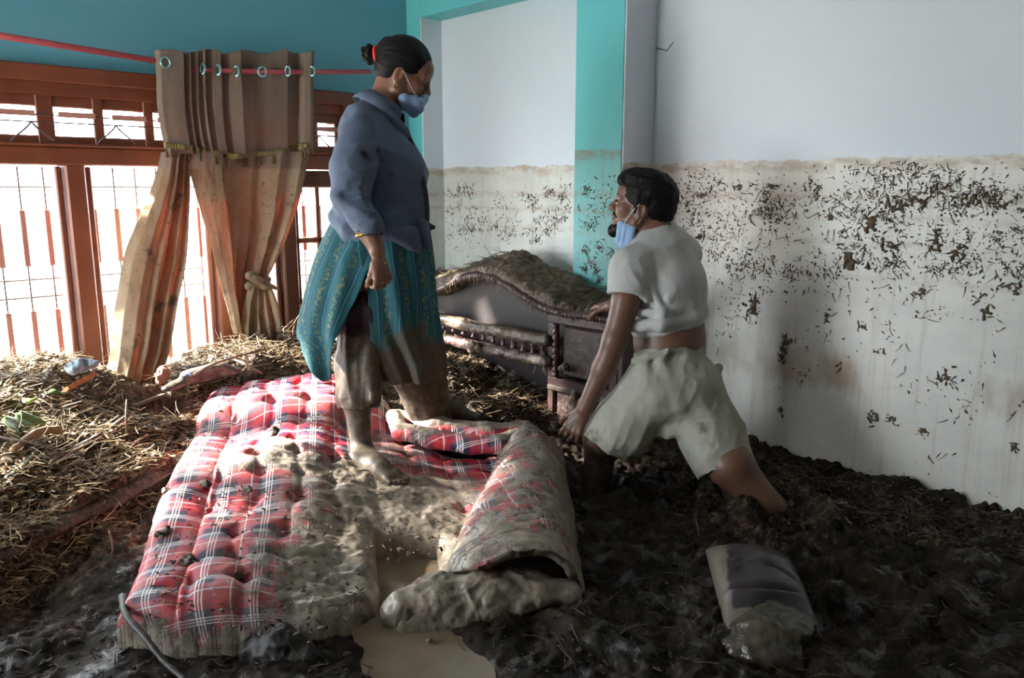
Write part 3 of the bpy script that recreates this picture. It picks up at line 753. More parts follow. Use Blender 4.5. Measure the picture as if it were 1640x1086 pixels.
st = [(0, RED), (.16, WHT), (.19, RED), (.34, NAVY), (.42, BLK), (.51, WHT), (.54, BLK), (.575, WHT), (.605, BLK), (.64, WHT), (.67, BLK), (.75, NAVY), (.84, RED)]
cu = band(pc[0], .135, st); cv = band(pc[1], .135, st, .03)
tw = t.math('FRACT', t.math('MULTIPLY', t.math('ADD', pc[0], pc[1]), 300.0))
col = t.mix(.5, cu, cv); 
lt = t.mix(.62, t.mix(1.0, cu, cv, 'LIGHTEN'), col)
a = t.attr('mud'); nn = t.noise(t.world(), 16, 8, .68); n4 = t.noise(t.world(), 70, 6, .7)
mf = t.sm(t.math('ADD', a, t.math('ADD', t.math('MULTIPLY', t.math('SUBTRACT', nn, .5), 1.3), t.math('MULTIPLY', t.math('SUBTRACT', n4, .5), .5))), .50, .64)
stain = t.mix(t.math('MULTIPLY', t.sm(t.math('ADD', a, t.math('SUBTRACT', nn, .5)), .0, .6), .55), lt, srgb(132, 112, 102))
mc = t.ramp(t.noise(t.world(), 24, 6, .65), [(.32, srgb(88, 79, 68)), (.5, srgb(134, 124, 110)), (.72, srgb(164, 154, 139))])
pl_m = t.fin(t.mix(mf, stain, mc), t.sm(mf, 0, 1, .62, .30), t.bump(t.noise(t.world(), 60, 5), .3, .006, t.bump(mf, .7, .006)), .4)
mat_e = empty('mattress', (mA[0]+.5, mA[1]+.5, 0), 'red tartan tufted mattress lying in mud, right edge folded over', 'mattress')
mesh_obj('pad', vt, mp[GF], pl_m, mat_e, True, {'pl': pl, 'mud': md[us]})
def plattr(v): a1, b1 = plan(v); return np.stack([a1, b1+v[:, 2]*.8, a1*0], 1)
def P3(x, y, z): return onz(x, y, z)
# right edge folded over on itself, hollow at its near end
def patch(name, grid, nu, nv, mat, parent, thick, disp, attrs):
    """cloth sheet through a control grid (rows of columns)"""
    Gd = np.array([[P3(*q) for q in row] for row in grid]); R, Cn = Gd.shape[:2]
    A = np.stack([spline(Gd[i], nu) for i in range(R)]); S = np.stack([spline(A[:, j], nv) for j in range(nu)])
    v = S.reshape(-1, 3); f = grid_faces(nu, nv); v = v+vnormals(v, f)*disp(v)[:, None]
    o = mesh_obj(name, v, f, mat, parent, True, {k: g(v) for k, g in attrs.items()})
    m = o.modifiers.new('thickness', 'SOLIDIFY'); m.thickness = thick; m.offset = -1 if thick > 0 else 1
    return o
patch('folded_edge', [
    [(803, 742, .06), (812, 728, .15), (832, 700, .215), (850, 690, .225), (868, 700, .20), (888, 720, .08), (890, 735, -.02)],
    [(790, 780, .07), (800, 768, .14), (824, 745, .185), (852, 740, .195), (878, 755, .17), (898, 785, .05), (900, 800, -.03)],
    [(768, 822, .06), (778, 812, .13), (808, 795, .165), (848, 788, .18), (884, 805, .15), (906, 840, .04), (908, 855, -.03)],
    [(745, 868, .05), (756, 860, .11), (795, 848, .15), (845, 840, .165), (888, 852, .14), (913, 885, .03), (915, 905, -.03)],
    [(732, 905, .03), (742, 896, .09), (785, 886, .135), (838, 872, .155), (890, 880, .13), (916, 918, .03), (918, 940, -.03)],
    [(722, 932, .015), (735, 924, .06), (775, 912, .105), (826, 892, .140), (886, 893, .125), (918, 935, .03), (920, 960, -.03)]], 130, 130, pl_m, mat_e, .028,
    lambda v: .010*fbm(v*9, 3)+.006*ridged(np.stack([plan(v)[0]*9, plan(v)[1]*26, v[:, 2]*14], 1), 2)+.0012*fbm(v*55, 2),
    {'pl': plattr, 'mud': lambda v: np.clip(.70+.30*fbm(v*5+3, 2)+.2*sstep(.1, .0, v[:, 2]), 0, 1)})
flap = Body()
flap.chain([P3(628, 668, .22), P3(642, 690, .20), P3(690, 702, .19), P3(750, 712, .185), P3(800, 712, .19), P3(842, 692, .21)], [.026, .034, .036, .034, .034, .03], .02)
flap.chain([P3(640, 672, .2), P3(700, 688, .19), P3(780, 696, .19), P3(840, 690, .19)], [.04, .045, .045, .04], .03)
flap.obj('folded_flap', .006, pl_m, mat_e, disp=lambda v: .006*fbm(v*16, 3)+.003*ridged(v*30, 2), attrs={'pl': plattr, 'mud': lambda v: np.clip(.30+.5*sstep(.205, .235, v[:, 2])+.3*fbm(v*5, 2), 0, 1)})
lobe = Body(); fz = (ZZ, .62)
lobe.chain([P3(650, 968, .035), P3(700, 953, .045), P3(770, 944, .05), P3(850, 945, .035), P3(900, 950, .02)], [.052, .064, .066, .06, .05], .03, fz).chain([P3(640, 985, .01), P3(720, 978, .015), P3(820, 975, .01)], [.040, .05, .05], .03, fz)
lobe.obj('front_fold', .0055, pl_m, mat_e, disp=lambda v: .012*fbm(v*11, 3)+.010*ridged(v*np.array([20, 20, 14]), 4), attrs={'pl': plattr, 'mud': lambda v: np.clip(.72+.4*fbm(v*6+9, 2), 0, 1)})

# ================================================================ loose litter: straw, twigs, flakes (uncountable)
lt_ = NT('litter')
tint = lt_.attr('tint')
litter_m = lt_.fin(lt_.ramp(tint, [(0, srgb(44, 35, 26)), (.35, srgb(84, 68, 50)), (.65, srgb(130, 110, 82)), (.88, srgb(172, 152, 116)), (1, srgb(206, 190, 158))]), .65, None, .35)
def straws(P, D, L, W, curl=.15, seed=0):
    """thin bent three-sided stalks; P start points, D unit directions"""
    r = np.random.default_rng(seed); n = len(P); N = unit_rows(np.cross(D, r.normal(size=(n, 3)))); B = np.cross(D, N)
    v = []
    for k, s in enumerate((0, .35, .7, 1.0)):
        c = P+D*(L*s)[:, None]+N*(curl*L*(s*(1-s)*2))[:, None]*np.sign(r.normal(size=n))[:, None]*1.0 if False else P+D*(L*s)[:, None]+N*(curl*L*s*s)[:, None]
        w = W*(1-.5*s)
        for a in (0, 2.1, 4.2): v.append(c+(N*math.cos(a)+B*math.sin(a))*w[:, None])
    v = np.stack(v, 1).reshape(-1, 3)
    base = (np.arange(n)*12)[:, None]; f = []
    for k in range(3):
        for j in range(3):
            q = (j+1) % 3; f.append(base+np.array([[k*3+j, k*3+q, (k+1)*3+q, (k+1)*3+j]]))
    return v, np.stack(f, 1).reshape(-1, 4), np.repeat(r.random(n), 12)
def unit_rows(v): return v/(np.linalg.norm(v, axis=1)[:, None]+1e-12)
def flakes(P, Nn, S, asp, dome, seed=0):
    """small irregular domed flakes lying on a surface with normal Nn; as quads"""
    r = np.random.default_rng(seed); n = len(P); Nn = unit_rows(Nn); U = unit_rows(np.cross(Nn, r.normal(size=(n, 3)))); W = np.cross(Nn, U)
    v = []; K = 8
    for k in range(K):
        a = k*2*math.pi/K; rad = S*(.55+.75*r.random(n))
        v.append(P+U*(math.cos(a)*rad*asp)[:, None]+W*(math.sin(a)*rad/asp)[:, None]-Nn*.002)
    v.append(P+Nn*(S*dome)[:, None]+U*(S*.3*r.normal(size=n))[:, None]); v = np.stack(v, 1).reshape(-1, 3)
    base = (np.arange(n)*(K+1))[:, None]; f = []
    for k in range(0, K, 2): f.append(base+np.array([[k, k+1, (k+2) % K, K]]))
    return v, np.stack(f, 1).reshape(-1, 4), np.repeat(r.random(n), K+1)
def sample_px(n, zone, z=0.1):
    """zone polygon in picture coordinates -> ground points"""
    zp = np.array(zone, float); out = []
    while len(out) < n:
        x = rng.uniform(zp[:, 0].min(), zp[:, 0].max(), n*2); y = rng.uniform(zp[:, 1].min(), zp[:, 1].max(), n*2)
        m = poly_sd(x, y, zp) > 0
        for q in zip(x[m], y[m]):
            out.append(onz(q[0], q[1], z)[:2])
            if len(out) >= n: break
    return np.array(out)
def litter(name, label, zone, z, ns, nf, L=(.03, .11), W=(.0010, .0024), S=(.005, .014), bright=(0, 1), lift=.02, zfun=None, seed=1):
    r = np.random.default_rng(seed); zf = zfun or (lambda x, y: ground_z(x, y))
    p = sample_px(ns, zone, z); p = np.c_[p, zf(p[:, 0], p[:, 1])+r.uniform(0, lift, ns)]
    az = r.uniform(0, 2*math.pi, ns); el = r.normal(0, .22, ns)+.08
    D = np.stack([np.cos(az)*np.cos(el), np.sin(az)*np.cos(el), np.sin(el)], 1)
    v1, f1, t1 = straws(p, D, r.uniform(*L, ns), r.uniform(*W, ns), .25, seed)
    p = sample_px(nf, zone, z); p = np.c_[p, zf(p[:, 0], p[:, 1])+r.uniform(0, lift*.5, nf)]
    Nn = np.c_[r.normal(0, .45, (nf, 2)), np.ones(nf)]
    v2, f2, t2 = flakes(p, Nn, r.uniform(*S, nf), r.uniform(1, 2.1, nf), r.uniform(.1, .5, nf), seed+1)
    tt = np.r_[t1, t2*.75]*(bright[1]-bright[0])+bright[0]
    o = mesh_obj(name, np.concatenate([v1, v2]), np.concatenate([f1, f2+len(v1)]), litter_m, None, False, {'tint': tt})
    return tag(o, label, 'litter', kind='stuff')
litter('straw_litter', 'pale straw and stalks heaped beneath the bright window, tint raised for sunlight', [(-60, 560), (60, 568), (160, 590), (200, 640), (330, 640), (300, 700), (180, 740), (0, 800), (-80, 800)], .28, 3000, 5200, L=(.025, .11), S=(.005, .015), bright=(.35, 1), lift=.03)  # raised tint range puts sunlight into the straw colour
litter('straw_litter', 'straw and mud crumbs on the raised slab left of the mattress', [(-60, 780), (150, 730), (300, 690), (275, 750), (120, 830), (0, 890), (-60, 900)], .15, 1200, 3600, L=(.02, .07), S=(.005, .014), bright=(.15, .95), lift=.012, seed=5)
litter('straw_litter', 'tangled stalks piled behind the far end of the mattress', [(255, 600), (330, 560), (400, 545), (530, 560), (560, 600), (450, 604), (340, 612)], .32, 1500, 1500, L=(.04, .14), bright=(.1, .9), lift=.05, seed=9)
litter('straw_litter', 'fibrous mud and straw below the headboard rails', [(690, 570), (880, 600), (890, 690), (780, 668), (700, 640)], .18, 1200, 2600, L=(.02, .07), S=(.004, .012), bright=(.0, .7), lift=.015, seed=13)
litter('straw_litter', 'dark wet bits of straw over the foreground mud', [(-40, 880), (180, 870), (190, 1010), (560, 1040), (900, 985), (940, 800), (1120, 860), (1120, 1000), (1640, 900), (1660, 1100), (-40, 1100)], .0, 380, 700, L=(.02, .08), S=(.003, .009), bright=(.0, .38), lift=.008, seed=17)
litter('straw_litter', 'reddish brown plant bits on mud along the white wall', [(1010, 700), (1060, 690), (1180, 712), (1640, 836), (1640, 900), (1300, 850), (1150, 790), (1010, 760)], .0, 700, 1500, L=(.02, .06), S=(.003, .010), bright=(.05, .6), lift=.008, seed=19)
def mat_z(x, y): return m_top(x, y)+.004
litter('mud_crumbs', 'dark crumbs and clots of mud scattered over the tartan mattress', [(345, 625), (440, 690), (560, 640), (590, 760), (700, 780), (800, 790), (700, 860), (590, 870), (600, 930), (500, 1000), (230, 980), (260, 830)], .14, 120, 900, L=(.02, .06), S=(.002, .007), bright=(0, .5), lift=.002, zfun=mat_z, seed=23)
# mud clods: bigger dark lumps on the mattress
def clod(name, c, r, mat, parent=None, seed=0., sq=.55, h=.006, rough=.4):
    b = Body(); rr = np.random.default_rng(int(seed*10)+3)
    for k in range(5): b.ell(np.asarray(c)+rr.normal(0, r*.42, 3)*V(1, 1, sq), V(r, r, r*sq)*rr.uniform(.45, .8), None, r*.4)
    return b.obj(name, h, mat, parent, disp=lambda v: r*rough*fbm(v*(1.1/r)+seed, 4))
clod_m = simple('clod_mud', srgb(40, 32, 24), srgb(86, 72, 56), 30, .55, .6, 90, bdist=.006)
for i, (x, y, r) in enumerate(((277, 790, .030), (330, 775, .026), (345, 845, .028), (262, 855, .03), (300, 897, .032), (375, 925, .026), (440, 690, .024), (505, 815, .026), (560, 815, .02), (565, 815, .03), (395, 785, .022), (318, 722, .022))):
    p = onz(x, y, .16); z = float(m_top(p[0], p[1])[0]); p = onz(x, y, z)
    clod('mud_clod', p, r*.72, clod_m, mat_e, i*1.7, .45, .0045, .75)
# ================================================================ headboard
HX, HX2 = 2.65, 2.85
hw = simple('headboard_wood', srgb(76, 52, 50), srgb(48, 33, 32), 7, .4, .25, 50, stretch=(1, 1, 1), mud=22)
hw_clean = simple('headboard_wood_worn', srgb(108, 74, 70), srgb(62, 42, 40), 9, .35, .3, 40)
hb_in = simple('headboard_panel_shade', srgb(36, 28, 28), srgb(24, 19, 19), 5, .5, .2, 30, spec=.3)  # recessed panel coloured darker, its shade put into the wood tone
hmud = simple('headboard_mud', srgb(58, 48, 38), srgb(120, 105, 86), 24, .6, .9, 70, bdist=.012)
hb = empty('headboard', (HX+.1, 2.95, 0), 'carved dark wooden bed headboard caked with mud, against the teal pillar', 'headboard')
def H(x, y, off=0.0): return onX(x, y, HX+off)
def mudat(val): return None
def hpart(name, b, mud=.3, smooth=False):
    o = b.build(name, hw, hb, smooth); me = o.data; n = len(me.vertices); co = np.zeros(n*3, np.float32); me.vertices.foreach_get('co', co); co = co.reshape(-1, 3)
    a = me.attributes.new('mud', 'FLOAT', 'POINT'); a.data.foreach_set('value', (mud+.25*fbm(co*6, 3)).astype(np.float32)); return o
# top rail: right end up over the arch and down again to the far end
rail_px = [(1000, 517), (985, 514), (950, 508), (905, 503), (870, 492), (840, 475), (810, 456), (785, 444), (760, 442), (735, 449), (710, 462), (690, 470)]
rp = [H(x, y) for x, y in rail_px]
c0 = rp[7][1]
far_ = [V(HX, 3.40, .600), V(HX, 3.55, .575), V(HX, 3.72, .565), V(HX, 3.80, .565)]
rail = spline(np.array(rp+far_), 420)
rs = np.full(len(rail), .021)
yy = rail[:, 1]
def twist(y0, y1):
    m = (yy > y0) & (yy < y1); return m
for (y0, y1) in ((H(1000, 515)[1], H(955, 508)[1]), (H(770, 440)[1]-.0, H(745, 445)[1]+.02), (3.55, 3.72)):
    m = twist(min(y0, y1), max(y0, y1)); rs = np.where(m, .021+.006*np.abs(np.sin((yy-y0)*math.pi/.018))-.002, rs)
v, f = tube_geo(rail, rs, 14)
hpart('top_rail', MB().add(v, f), .12, True)
# arched back panel, body and sides
def rail_z(y): o = np.argsort(rail[:, 1]); return np.interp(y, rail[o, 1], rail[o, 2])
ys = np.linspace(2.14, 3.78, 90); v = []
for y in ys: v += [V(HX+.075, y, -.2), V(HX+.075, y, rail_z(y)), V(HX2, y, rail_z(y)+.004), V(HX2, y, -.2)]
fc = [tuple(q) for q in grid_faces(90, 4)]+[(0, 1, 2, 3)[::-1], tuple(89*4+k for k in range(4))]
mesh_obj('back_panel', np.array(v), fc, hb_in, hb, False)
hpart('end_side', MB().box(V(HX-.005, 2.10, -.15), V(HX2, 2.145, .575), .008), .25)
# two cross rails with short turned spindles between
def rl(x0, y0, x1, y1, hgt, dep, name, mud, seed):
    a, b = H(x0, y0), H(x1, y1); bd = Body(); n = 8
    for i in range(n):
        p, q = (a+(b-a)*k/n+V(-dep+.012, 0, -.012*math.sin(math.pi*k/n)) for k in (i, i+1))
        bd.cone(p, q, hgt*.55, hgt*.55, .006).cone(p+V(.025, 0, 0), q+V(.025, 0, 0), hgt*.5, hgt*.5, .01)
    return bd.obj(name, .005, hw, hb, disp=lambda v: .008*fbm(v*np.array([20, 12, 30])+seed, 4)+.003*ridged(v*40, 2), attrs={'mud': lambda v: mud+.3*fbm(v*7+seed, 3)})
rl(882, 545, 640, 492, .050, .035, 'cross_rail', .72, 1.)
rl(882, 578, 640, 520, .044, .035, 'cross_rail', .55, 5.)
prof = [(.004, -.03), (.012, -.026), (.014, -.018), (.007, -.010), (.012, 0), (.007, .010), (.014, .018), (.012, .026), (.004, .03)]
lv, lf = lathe_geo(prof, 10); sp0 = None
for i in range(13):
    q = i/12; p = H(872-q*190, 562-q*52)+V(-.012, 0, 0)
    if sp0 is None: sp0 = mesh_obj('rail_spindle', lv, lf, hw_clean, hb); o = sp0
    else: o = sp0.copy(); COL.objects.link(o)
    o.location = Vector(p)
# end cabinet: two turned half columns, panels and frame
ya, yb_ = H(882, 600)[1], H(985, 600)[1]      # inner and outer edge
hpart('frame_stile', MB().box(V(HX-.012, ya-.03, -.1), V(HX+.03, ya+.012, .585), .006), .2)
hpart('frame_stile', MB().box(V(HX-.012, yb_-.02, -.1), V(HX+.03, yb_+.03, .56), .006), .2)
for z0, z1, mud in ((.235, .275, .3), (-.02, .04, .7), (.53, .575, .35)):
    hpart('frame_rail', MB().box(V(HX-.016, yb_-.02, z0), V(HX+.03, ya+.01, z1), .006), mud)
hpart('raised_panel', MB().box(V(HX-.002, yb_+.065, .29), V(HX+.03, ya-.075, .525), .012), .42)
hpart('drawer_front', MB().box(V(HX-.006, yb_+.04, .055), V(HX+.03, ya-.04, .225), .014), .45)
hpart('drawer_ledge', MB().box(V(HX-.03, yb_-.01, .215), V(HX+.02, ya, .24), .006), .7)
bead = [(.010, -.125), (.016, -.12), (.016, -.108)]
for k in range(7): zc = -.092+k*.030; bead += [(.009, zc-.014), (.0165, zc-.006), (.0165, zc+.006), (.009, zc+.014)]
bead += [(.016, .112), (.016, .122), (.010, .126)]
bv, bf = lathe_geo(bead, 14)
for yk in (ya-.045, yb_+.045):
    o = mesh_obj('turned_column', bv, bf, hw_clean, hb); o.location = Vector((HX-.014, yk, .405))
# mud cap lying on the top, with lumps hanging over
cap = Body()
for i in range(0, len(rail)-1, 9):
    p = rail[i]
    if p[1] < 2.10: continue
    th = (.024+.018*math.sin(p[1]*9)**2)*(.62 if p[1] < 2.42 else 1)
    k = float(np.interp(p[1], [2.1, 2.5, 2.9, 3.2, 3.8], [.35, 1.0, 1.25, 1.0, .9]))
    cap.cone(p+V(.035, 0, .020), V(HX2+.045, p[1], p[2]+.045*k+.008), th, th*1.25, .03)
cap.obj('mud_cap', .007, hmud, hb, disp=lambda v: .020*fbm(v*11, 4)+.010*ridged(v*np.array([22, 30, 22]), 3))
# stalks plastered on the headboard
r_ = np.random.default_rng(31); n = 900
yy_ = r_.uniform(2.12, 3.7, n); xx = r_.uniform(HX-.0, HX2+.03, n)
pz = rail_z(yy_)+.045+.06*(xx-HX)/.2; P = np.stack([xx, yy_, pz], 1)
D = unit_rows(np.c_[r_.normal(0, .7, n), r_.normal(0, 1, n), r_.normal(-.05, .15, n)])
v1, f1, t1 = straws(P, D, r_.uniform(.02, .08, n), r_.uniform(.001, .002, n), .3, 3)
m_ = 260; yh = r_.uniform(2.2, 3.7, m_); P2 = np.stack([np.full(m_, HX-.022), yh, rail_z(yh)+.01], 1); sel = r_.random(m_) < .6
for i in range(m_):
    if not sel[i]: yy0 = H(882, 545)[1]; q = min(max((yh[i]-yy0)/(3.4-yy0), 0), 1); P2[i] = V(HX-.045, max(yh[i], yy0), .40+.09*q+r_.choice([0, -.075]))
D2 = unit_rows(np.c_[r_.normal(-.1, .12, m_), r_.normal(0, .3, m_), -np.ones(m_)])
v2, f2, t2 = straws(P2, D2, r_.uniform(.015, .06, m_), r_.uniform(.001, .0025, m_), .2, 4)
o = mesh_obj('stuck_straw', np.concatenate([v1, v2]), np.concatenate([f1, f2+len(v1)]), litter_m, hb, False, {'tint': np.r_[t1, t2]*.75}); o['kind'] = 'stuff'
for i, (x, y, r) in enumerate(((935, 637, .03), (790, 562, .022), (757, 555, .03), (830, 568, .02), (905, 590, .022), (960, 597, .02))):
    clod('mud_lump', H(x, y, -.03), r, hmud, hb, i*2.1, 1.2)

# ================================================================ pillow
pm = NT('pillow_cloth'); a = pm.attr('mud'); nn = pm.noise(pm.world(), 18, 6, .6)
fc_ = pm.sm(pm.math('ADD', a, pm.math('MULTIPLY', pm.math('SUBTRACT', nn, .5), .5)), .45, .56)
pil_m = pm.fin(pm.mix(fc_, pm.ramp(pm.noise(pm.world(), 6), [(.3, srgb(30, 24, 28)), (.7, srgb(44, 36, 41))]), srgb(96, 88, 76)), pm.sm(fc_, 0, 1, .32, .5), pm.bump(pm.noise(pm.world(), 90, 4), .2, .002), .5)
pc_, pr_ = onz(1215, 935, .05), None
NU, NV = 90, 70
U_, V_ = np.meshgrid(np.linspace(-1, 1, NU), np.linspace(-1, 1, NV), indexing='ij')
ctr = [onz(1130, 872, .06), onz(1265, 885, .05), onz(1165, 1005, .05), onz(1318, 1010, .02)]
uu, vv_ = (U_+1)/2, (V_+1)/2
base = (ctr[0][None, None]*((1-uu)*(1-vv_))[..., None]+ctr[1][None, None]*(uu*(1-vv_))[..., None]+ctr[2][None, None]*((1-uu)*vv_)[..., None]+ctr[3][None, None]*(uu*vv_)[..., None])
puff = (np.clip(1-U_**2, 0, 1)*np.clip(1-V_**2, 0, 1))**.42
pinch = 1-.10*(1-np.abs(V_)**2)*np.abs(U_)**3
base[..., 0] = base[..., 0]; 
fw_ = fbm(np.stack([uu.ravel()*2, vv_.ravel()*7+uu.ravel()*1.5, uu.ravel()*0+4], 1), 3).reshape(uu.shape)
crease = -.030*np.exp(-((vv_-.66-.10*np.sin(uu*3))/.028)**2)*np.exp(-((uu-.45)/.4)**4)+.016*np.exp(-((vv_-.72-.10*np.sin(uu*3))/.04)**2)-.014*np.exp(-((vv_-.42-.18*uu**2)/.03)**2)*sstep(.3, .7, uu)
top = base.copy(); top[..., 2] += .085*puff-.02+(.012*fw_+crease)*puff
bot = base.copy(); bot[..., 2] -= .06*puff+.02
vv2 = np.concatenate([top.reshape(-1, 3), bot.reshape(-1, 3)])
ff = np.concatenate([grid_faces(NU, NV)[:, ::-1], grid_faces(NU, NV)+NU*NV])
mdv = np.clip(.85-uu*3.2+.5*(1-vv_)**3*(uu < .6)+.9*sstep(.80, .95, vv_+.1*fw_), 0, 1).ravel()
pil = mesh_obj('pillow', vv2, ff, pil_m, None, True, {'mud': np.r_[mdv, mdv*0]})
tag(pil, 'dark brown pillow half sunk in mud, muddy along one side', 'pillow')

# ================================================================ loose things in the debris
stick_m = simple('stick_wood', srgb(112, 94, 74), srgb(70, 56, 42), 14, .7, .5, 60)
board_m = simple('board_wood', srgb(104, 84, 64), srgb(62, 48, 36), 9, .7, .6, 40, mud=18)
green_m = simple('leaf_green', srgb(96, 122, 62), srgb(60, 84, 48), 9, .5, .2, 40)
bright_m = simple('leaf_bright', srgb(170, 196, 60), srgb(130, 160, 50), 9, .45)
bamboo_m = simple('bamboo', srgb(96, 106, 72), srgb(72, 78, 54), 9, .45)
def stick(name, label, pts, r, mat=stick_m, cat='stick', group=None, n=14):
    P = spline([onz(*p) for p in pts], n); rr = np.interp(np.linspace(0, 1, n), [0, 1], r) if np.ndim(r) else np.full(n, r)
    rr = rr*(1+.12*np.sin(np.arange(n)*2.3))
    return tag(MB().tube(P, rr, 8).build(name, mat), label, cat, group)
def plank(name, label, a, b, w, th, mat=board_m, cat='board', tilt=0.0, muddy=.35):
    a, b = onz(*a), onz(*b); d = unit(b-a); s = unit(np.cross(d, ZZ)); nrm = np.cross(s, d); s = s*math.cos(tilt)+nrm*math.sin(tilt); nrm = np.cross(s, d)
    n = 16; v = []
    for i in range(n):
        c = a+(b-a)*i/(n-1); e = .92+.10*math.sin(i*1.9+w*50)
        v += [c-s*w/2*e-nrm*th/2, c+s*w/2*e-nrm*th/2, c+s*w/2*e+nrm*th/2, c-s*w/2*e+nrm*th/2]
    f = []
    for i in range(n-1):
        for j in range(4): k = (j+1) % 4; f.append((i*4+j, (i+1)*4+j, (i+1)*4+k, i*4+k))
    f += [(0, 1, 2, 3), tuple((n-1)*4+k for k in range(4))[::-1]]
    v = np.array(v); o = mesh_obj(name, v, f, mat, None, False, {'mud': np.clip(muddy+.3*fbm(v*7, 3), 0, 1)}); return tag(o, label, cat)
bd_ = Body(); bd_.chain([onz(-50, 908, .09), onz(60, 852, .108), onz(170, 800, .115), onz(287, 742, .13)], [.055, .05, .055, .046], .02, (ZZ, .42))
tag(bd_.obj('board', .006, simple('board_mud', srgb(44, 35, 27), srgb(88, 73, 56), 20, .65, .9, 60, bdist=.01), None, disp=lambda v: .012*fbm(v*12, 4)+.006*ridged(v*30, 3)), 'long muddy board edge running from the frame edge to the mattress', 'board')
plank('board', 'short broken plank tilted up in the straw left of mattress', (172, 690, .24), (200, 668, .27), .07, .012, tilt=.5)
plank('board', 'split dark plank half buried above the bamboo piece', (75, 745, .24), (155, 698, .25), .05, .014, tilt=.35)
plank('board', 'pale bark strip lying beside the buried split plank', (120, 752, .2), (168, 722, .21), .06, .012, tilt=.1, muddy=.45)
plank('board', 'orange brown bark slab poking from the straw heap by the mullion', (104, 625, .37), (150, 600, .40), .05, .014, simple('bark_orange', srgb(186, 120, 76), srgb(150, 96, 62), 12, .7, .4, 50, mud=18), tilt=.6, muddy=.25)
plank('board', 'small flat wood chip near the lifted plank at the straw', (215, 650, .24), (262, 632, .26), .05, .010, tilt=.2)
stick('bamboo_piece', 'thick green bamboo piece lying at the left in the debris', [(12, 768, .24), (40, 745, .25), (68, 718, .26)], .013, bamboo_m, 'bamboo')
stick('curved_bark', 'curved hollow bark stalk arching over the debris', [(20, 722, .29), (60, 692, .31), (98, 688, .30)], (.012, .016), simple('bark_pale', srgb(150, 118, 86), srgb(108, 88, 66), 10, .7, .3, 40), 'bark')
stick('stick', 'long thin stick slanting across straw toward the curtain foot', [(100, 620, .38), (140, 645, .31), (190, 665, .26)], .004)
stick('stick', 'straight twig standing up in the straw by the curtain', [(204, 700, .22), (202, 670, .30), (203, 640, .36)], (.005, .003))
stick('stick', 'long stem lying along the debris above the tartan mattress', [(310, 600, .36), (350, 580, .40), (420, 560, .42)], (.006, .004))
stick('stick', 'bent branch behind the mattress, drooping to the mud', [(360, 570, .38), (390, 582, .38), (420, 598, .33)], (.007, .004))
stick('stick', 'pale stalk sticking sideways from the heap under the window', [(0, 700, .32), (55, 710, .30), (110, 728, .25)], (.004, .003))
stick('stick', 'thin root hanging out of the muddy slab edge', [(175, 850, .1), (180, 880, .05), (172, 905, .02)], (.003, .002))
stick('plant_stem', 'bent dark stem curving down past the mattress corner', [(196, 955, .10), (202, 985, .10), (232, 1020, .08), (262, 1058, .05), (300, 1092, .03)], (.010, .007), simple('stem_dark', srgb(52, 44, 36), srgb(30, 25, 20), 30, .55, .4, 60), 'stem', n=24)
stick('stick', 'pale wet twig lying in the foreground mud by dark cloth', [(428, 1020, .02), (450, 1008, .03), (472, 996, .05)], (.004, .003))
stick('stick', 'thin straw stalk upright in mud near the man\'s rear leg', [(1122, 872, .0), (1118, 850, .04), (1114, 828, .08)], (.0025, .0018))
stick('stick', 'light twig resting on glossy mud left of the pillow', [(985, 1020, .02), (1010, 1005, .03), (1040, 1000, .02)], (.003, .003))
# the mud covered cushion-like slab with a pale blue face, at the far end of the mattress
sl = Body(); s0, s1, s2 = onz(268, 622, .30), onz(320, 600, .33), onz(372, 594, .34)
sl.cone(s0, s1, .028, .045, .03, flat=(ZZ, .55)).cone(s1, s2, .045, .04, .03, flat=(ZZ, .55)).cone(onz(300, 598, .35), onz(352, 586, .37), .03, .035, .03, flat=(ZZ, .5))
blue_m = NT('sign_face'); az_ = blue_m.attr('mud'); nz = blue_m.noise(blue_m.world(), 25, 6, .65)
bf_ = blue_m.sm(blue_m.math('ADD', az_, blue_m.math('SUBTRACT', nz, .5)), .4, .6)
blue_m.fin(blue_m.mix(bf_, srgb(150, 176, 214), blue_m.ramp(nz, [(.35, srgb(40, 33, 26)), (.65, srgb(96, 84, 70))])), .5)
tag(sl.obj('cushion', .006, blue_m.m, None, disp=lambda v: .006*fbm(v*16, 3), attrs={'mud': lambda v: np.clip(1.2-1.3*np.exp(-((v[:, 0]-onz(300, 600, .36)[0])**2+(v[:, 1]-onz(300, 600, .36)[1])**2)/.06**2)*(v[:, 2] > .345), 0, 1)}), 'muddy slab with pale blue patch at the far corner of the mattress', 'cushion')
tag(clod('red_cloth_bundle', onz(262, 600, .34), .034, simple('red_cloth', srgb(196, 110, 100), srgb(130, 100, 84), 60, .8, .8, 80, bdist=.01), None, 4.2, .9, .004, .7), 'small crumpled red and white cloth lump beside the curtain foot', 'cloth')
tag(clod('blue_bundle', onz(128, 588, .44), .05, simple('bluegrey_cloth', srgb(150, 168, 180), srgb(110, 120, 128), 20, .8, .6, 50, bdist=.01), None, 1.3, .5, .005, .7), 'pale blue grey bundle on top of the straw by the mullion', 'bundle')
tag(clod('dark_ball', onz(728, 604, .24), .022, simple('dark_blue_rubber', srgb(30, 32, 52), srgb(22, 24, 38), 10, .35), None, 7.7, .95, .004, .12), 'small dark blue ball in the mud below the headboard', 'ball')
tag(clod('seed_pod', onz(183, 722, .2), .010, simple('pod_tan', srgb(190, 168, 140), srgb(160, 138, 110), 30, .7), None, 2.7, .9, .003, .1), 'small round tan seed pod in the hollow beside the mattress', 'seed pod')
tag(clod('stone', onz(688, 1024, .0), .010, simple('pebble', srgb(140, 126, 106), srgb(110, 98, 82), 30, .4), None, 3.7, .6, .003, .12), 'small pebble poking out of the front puddle', 'stone')
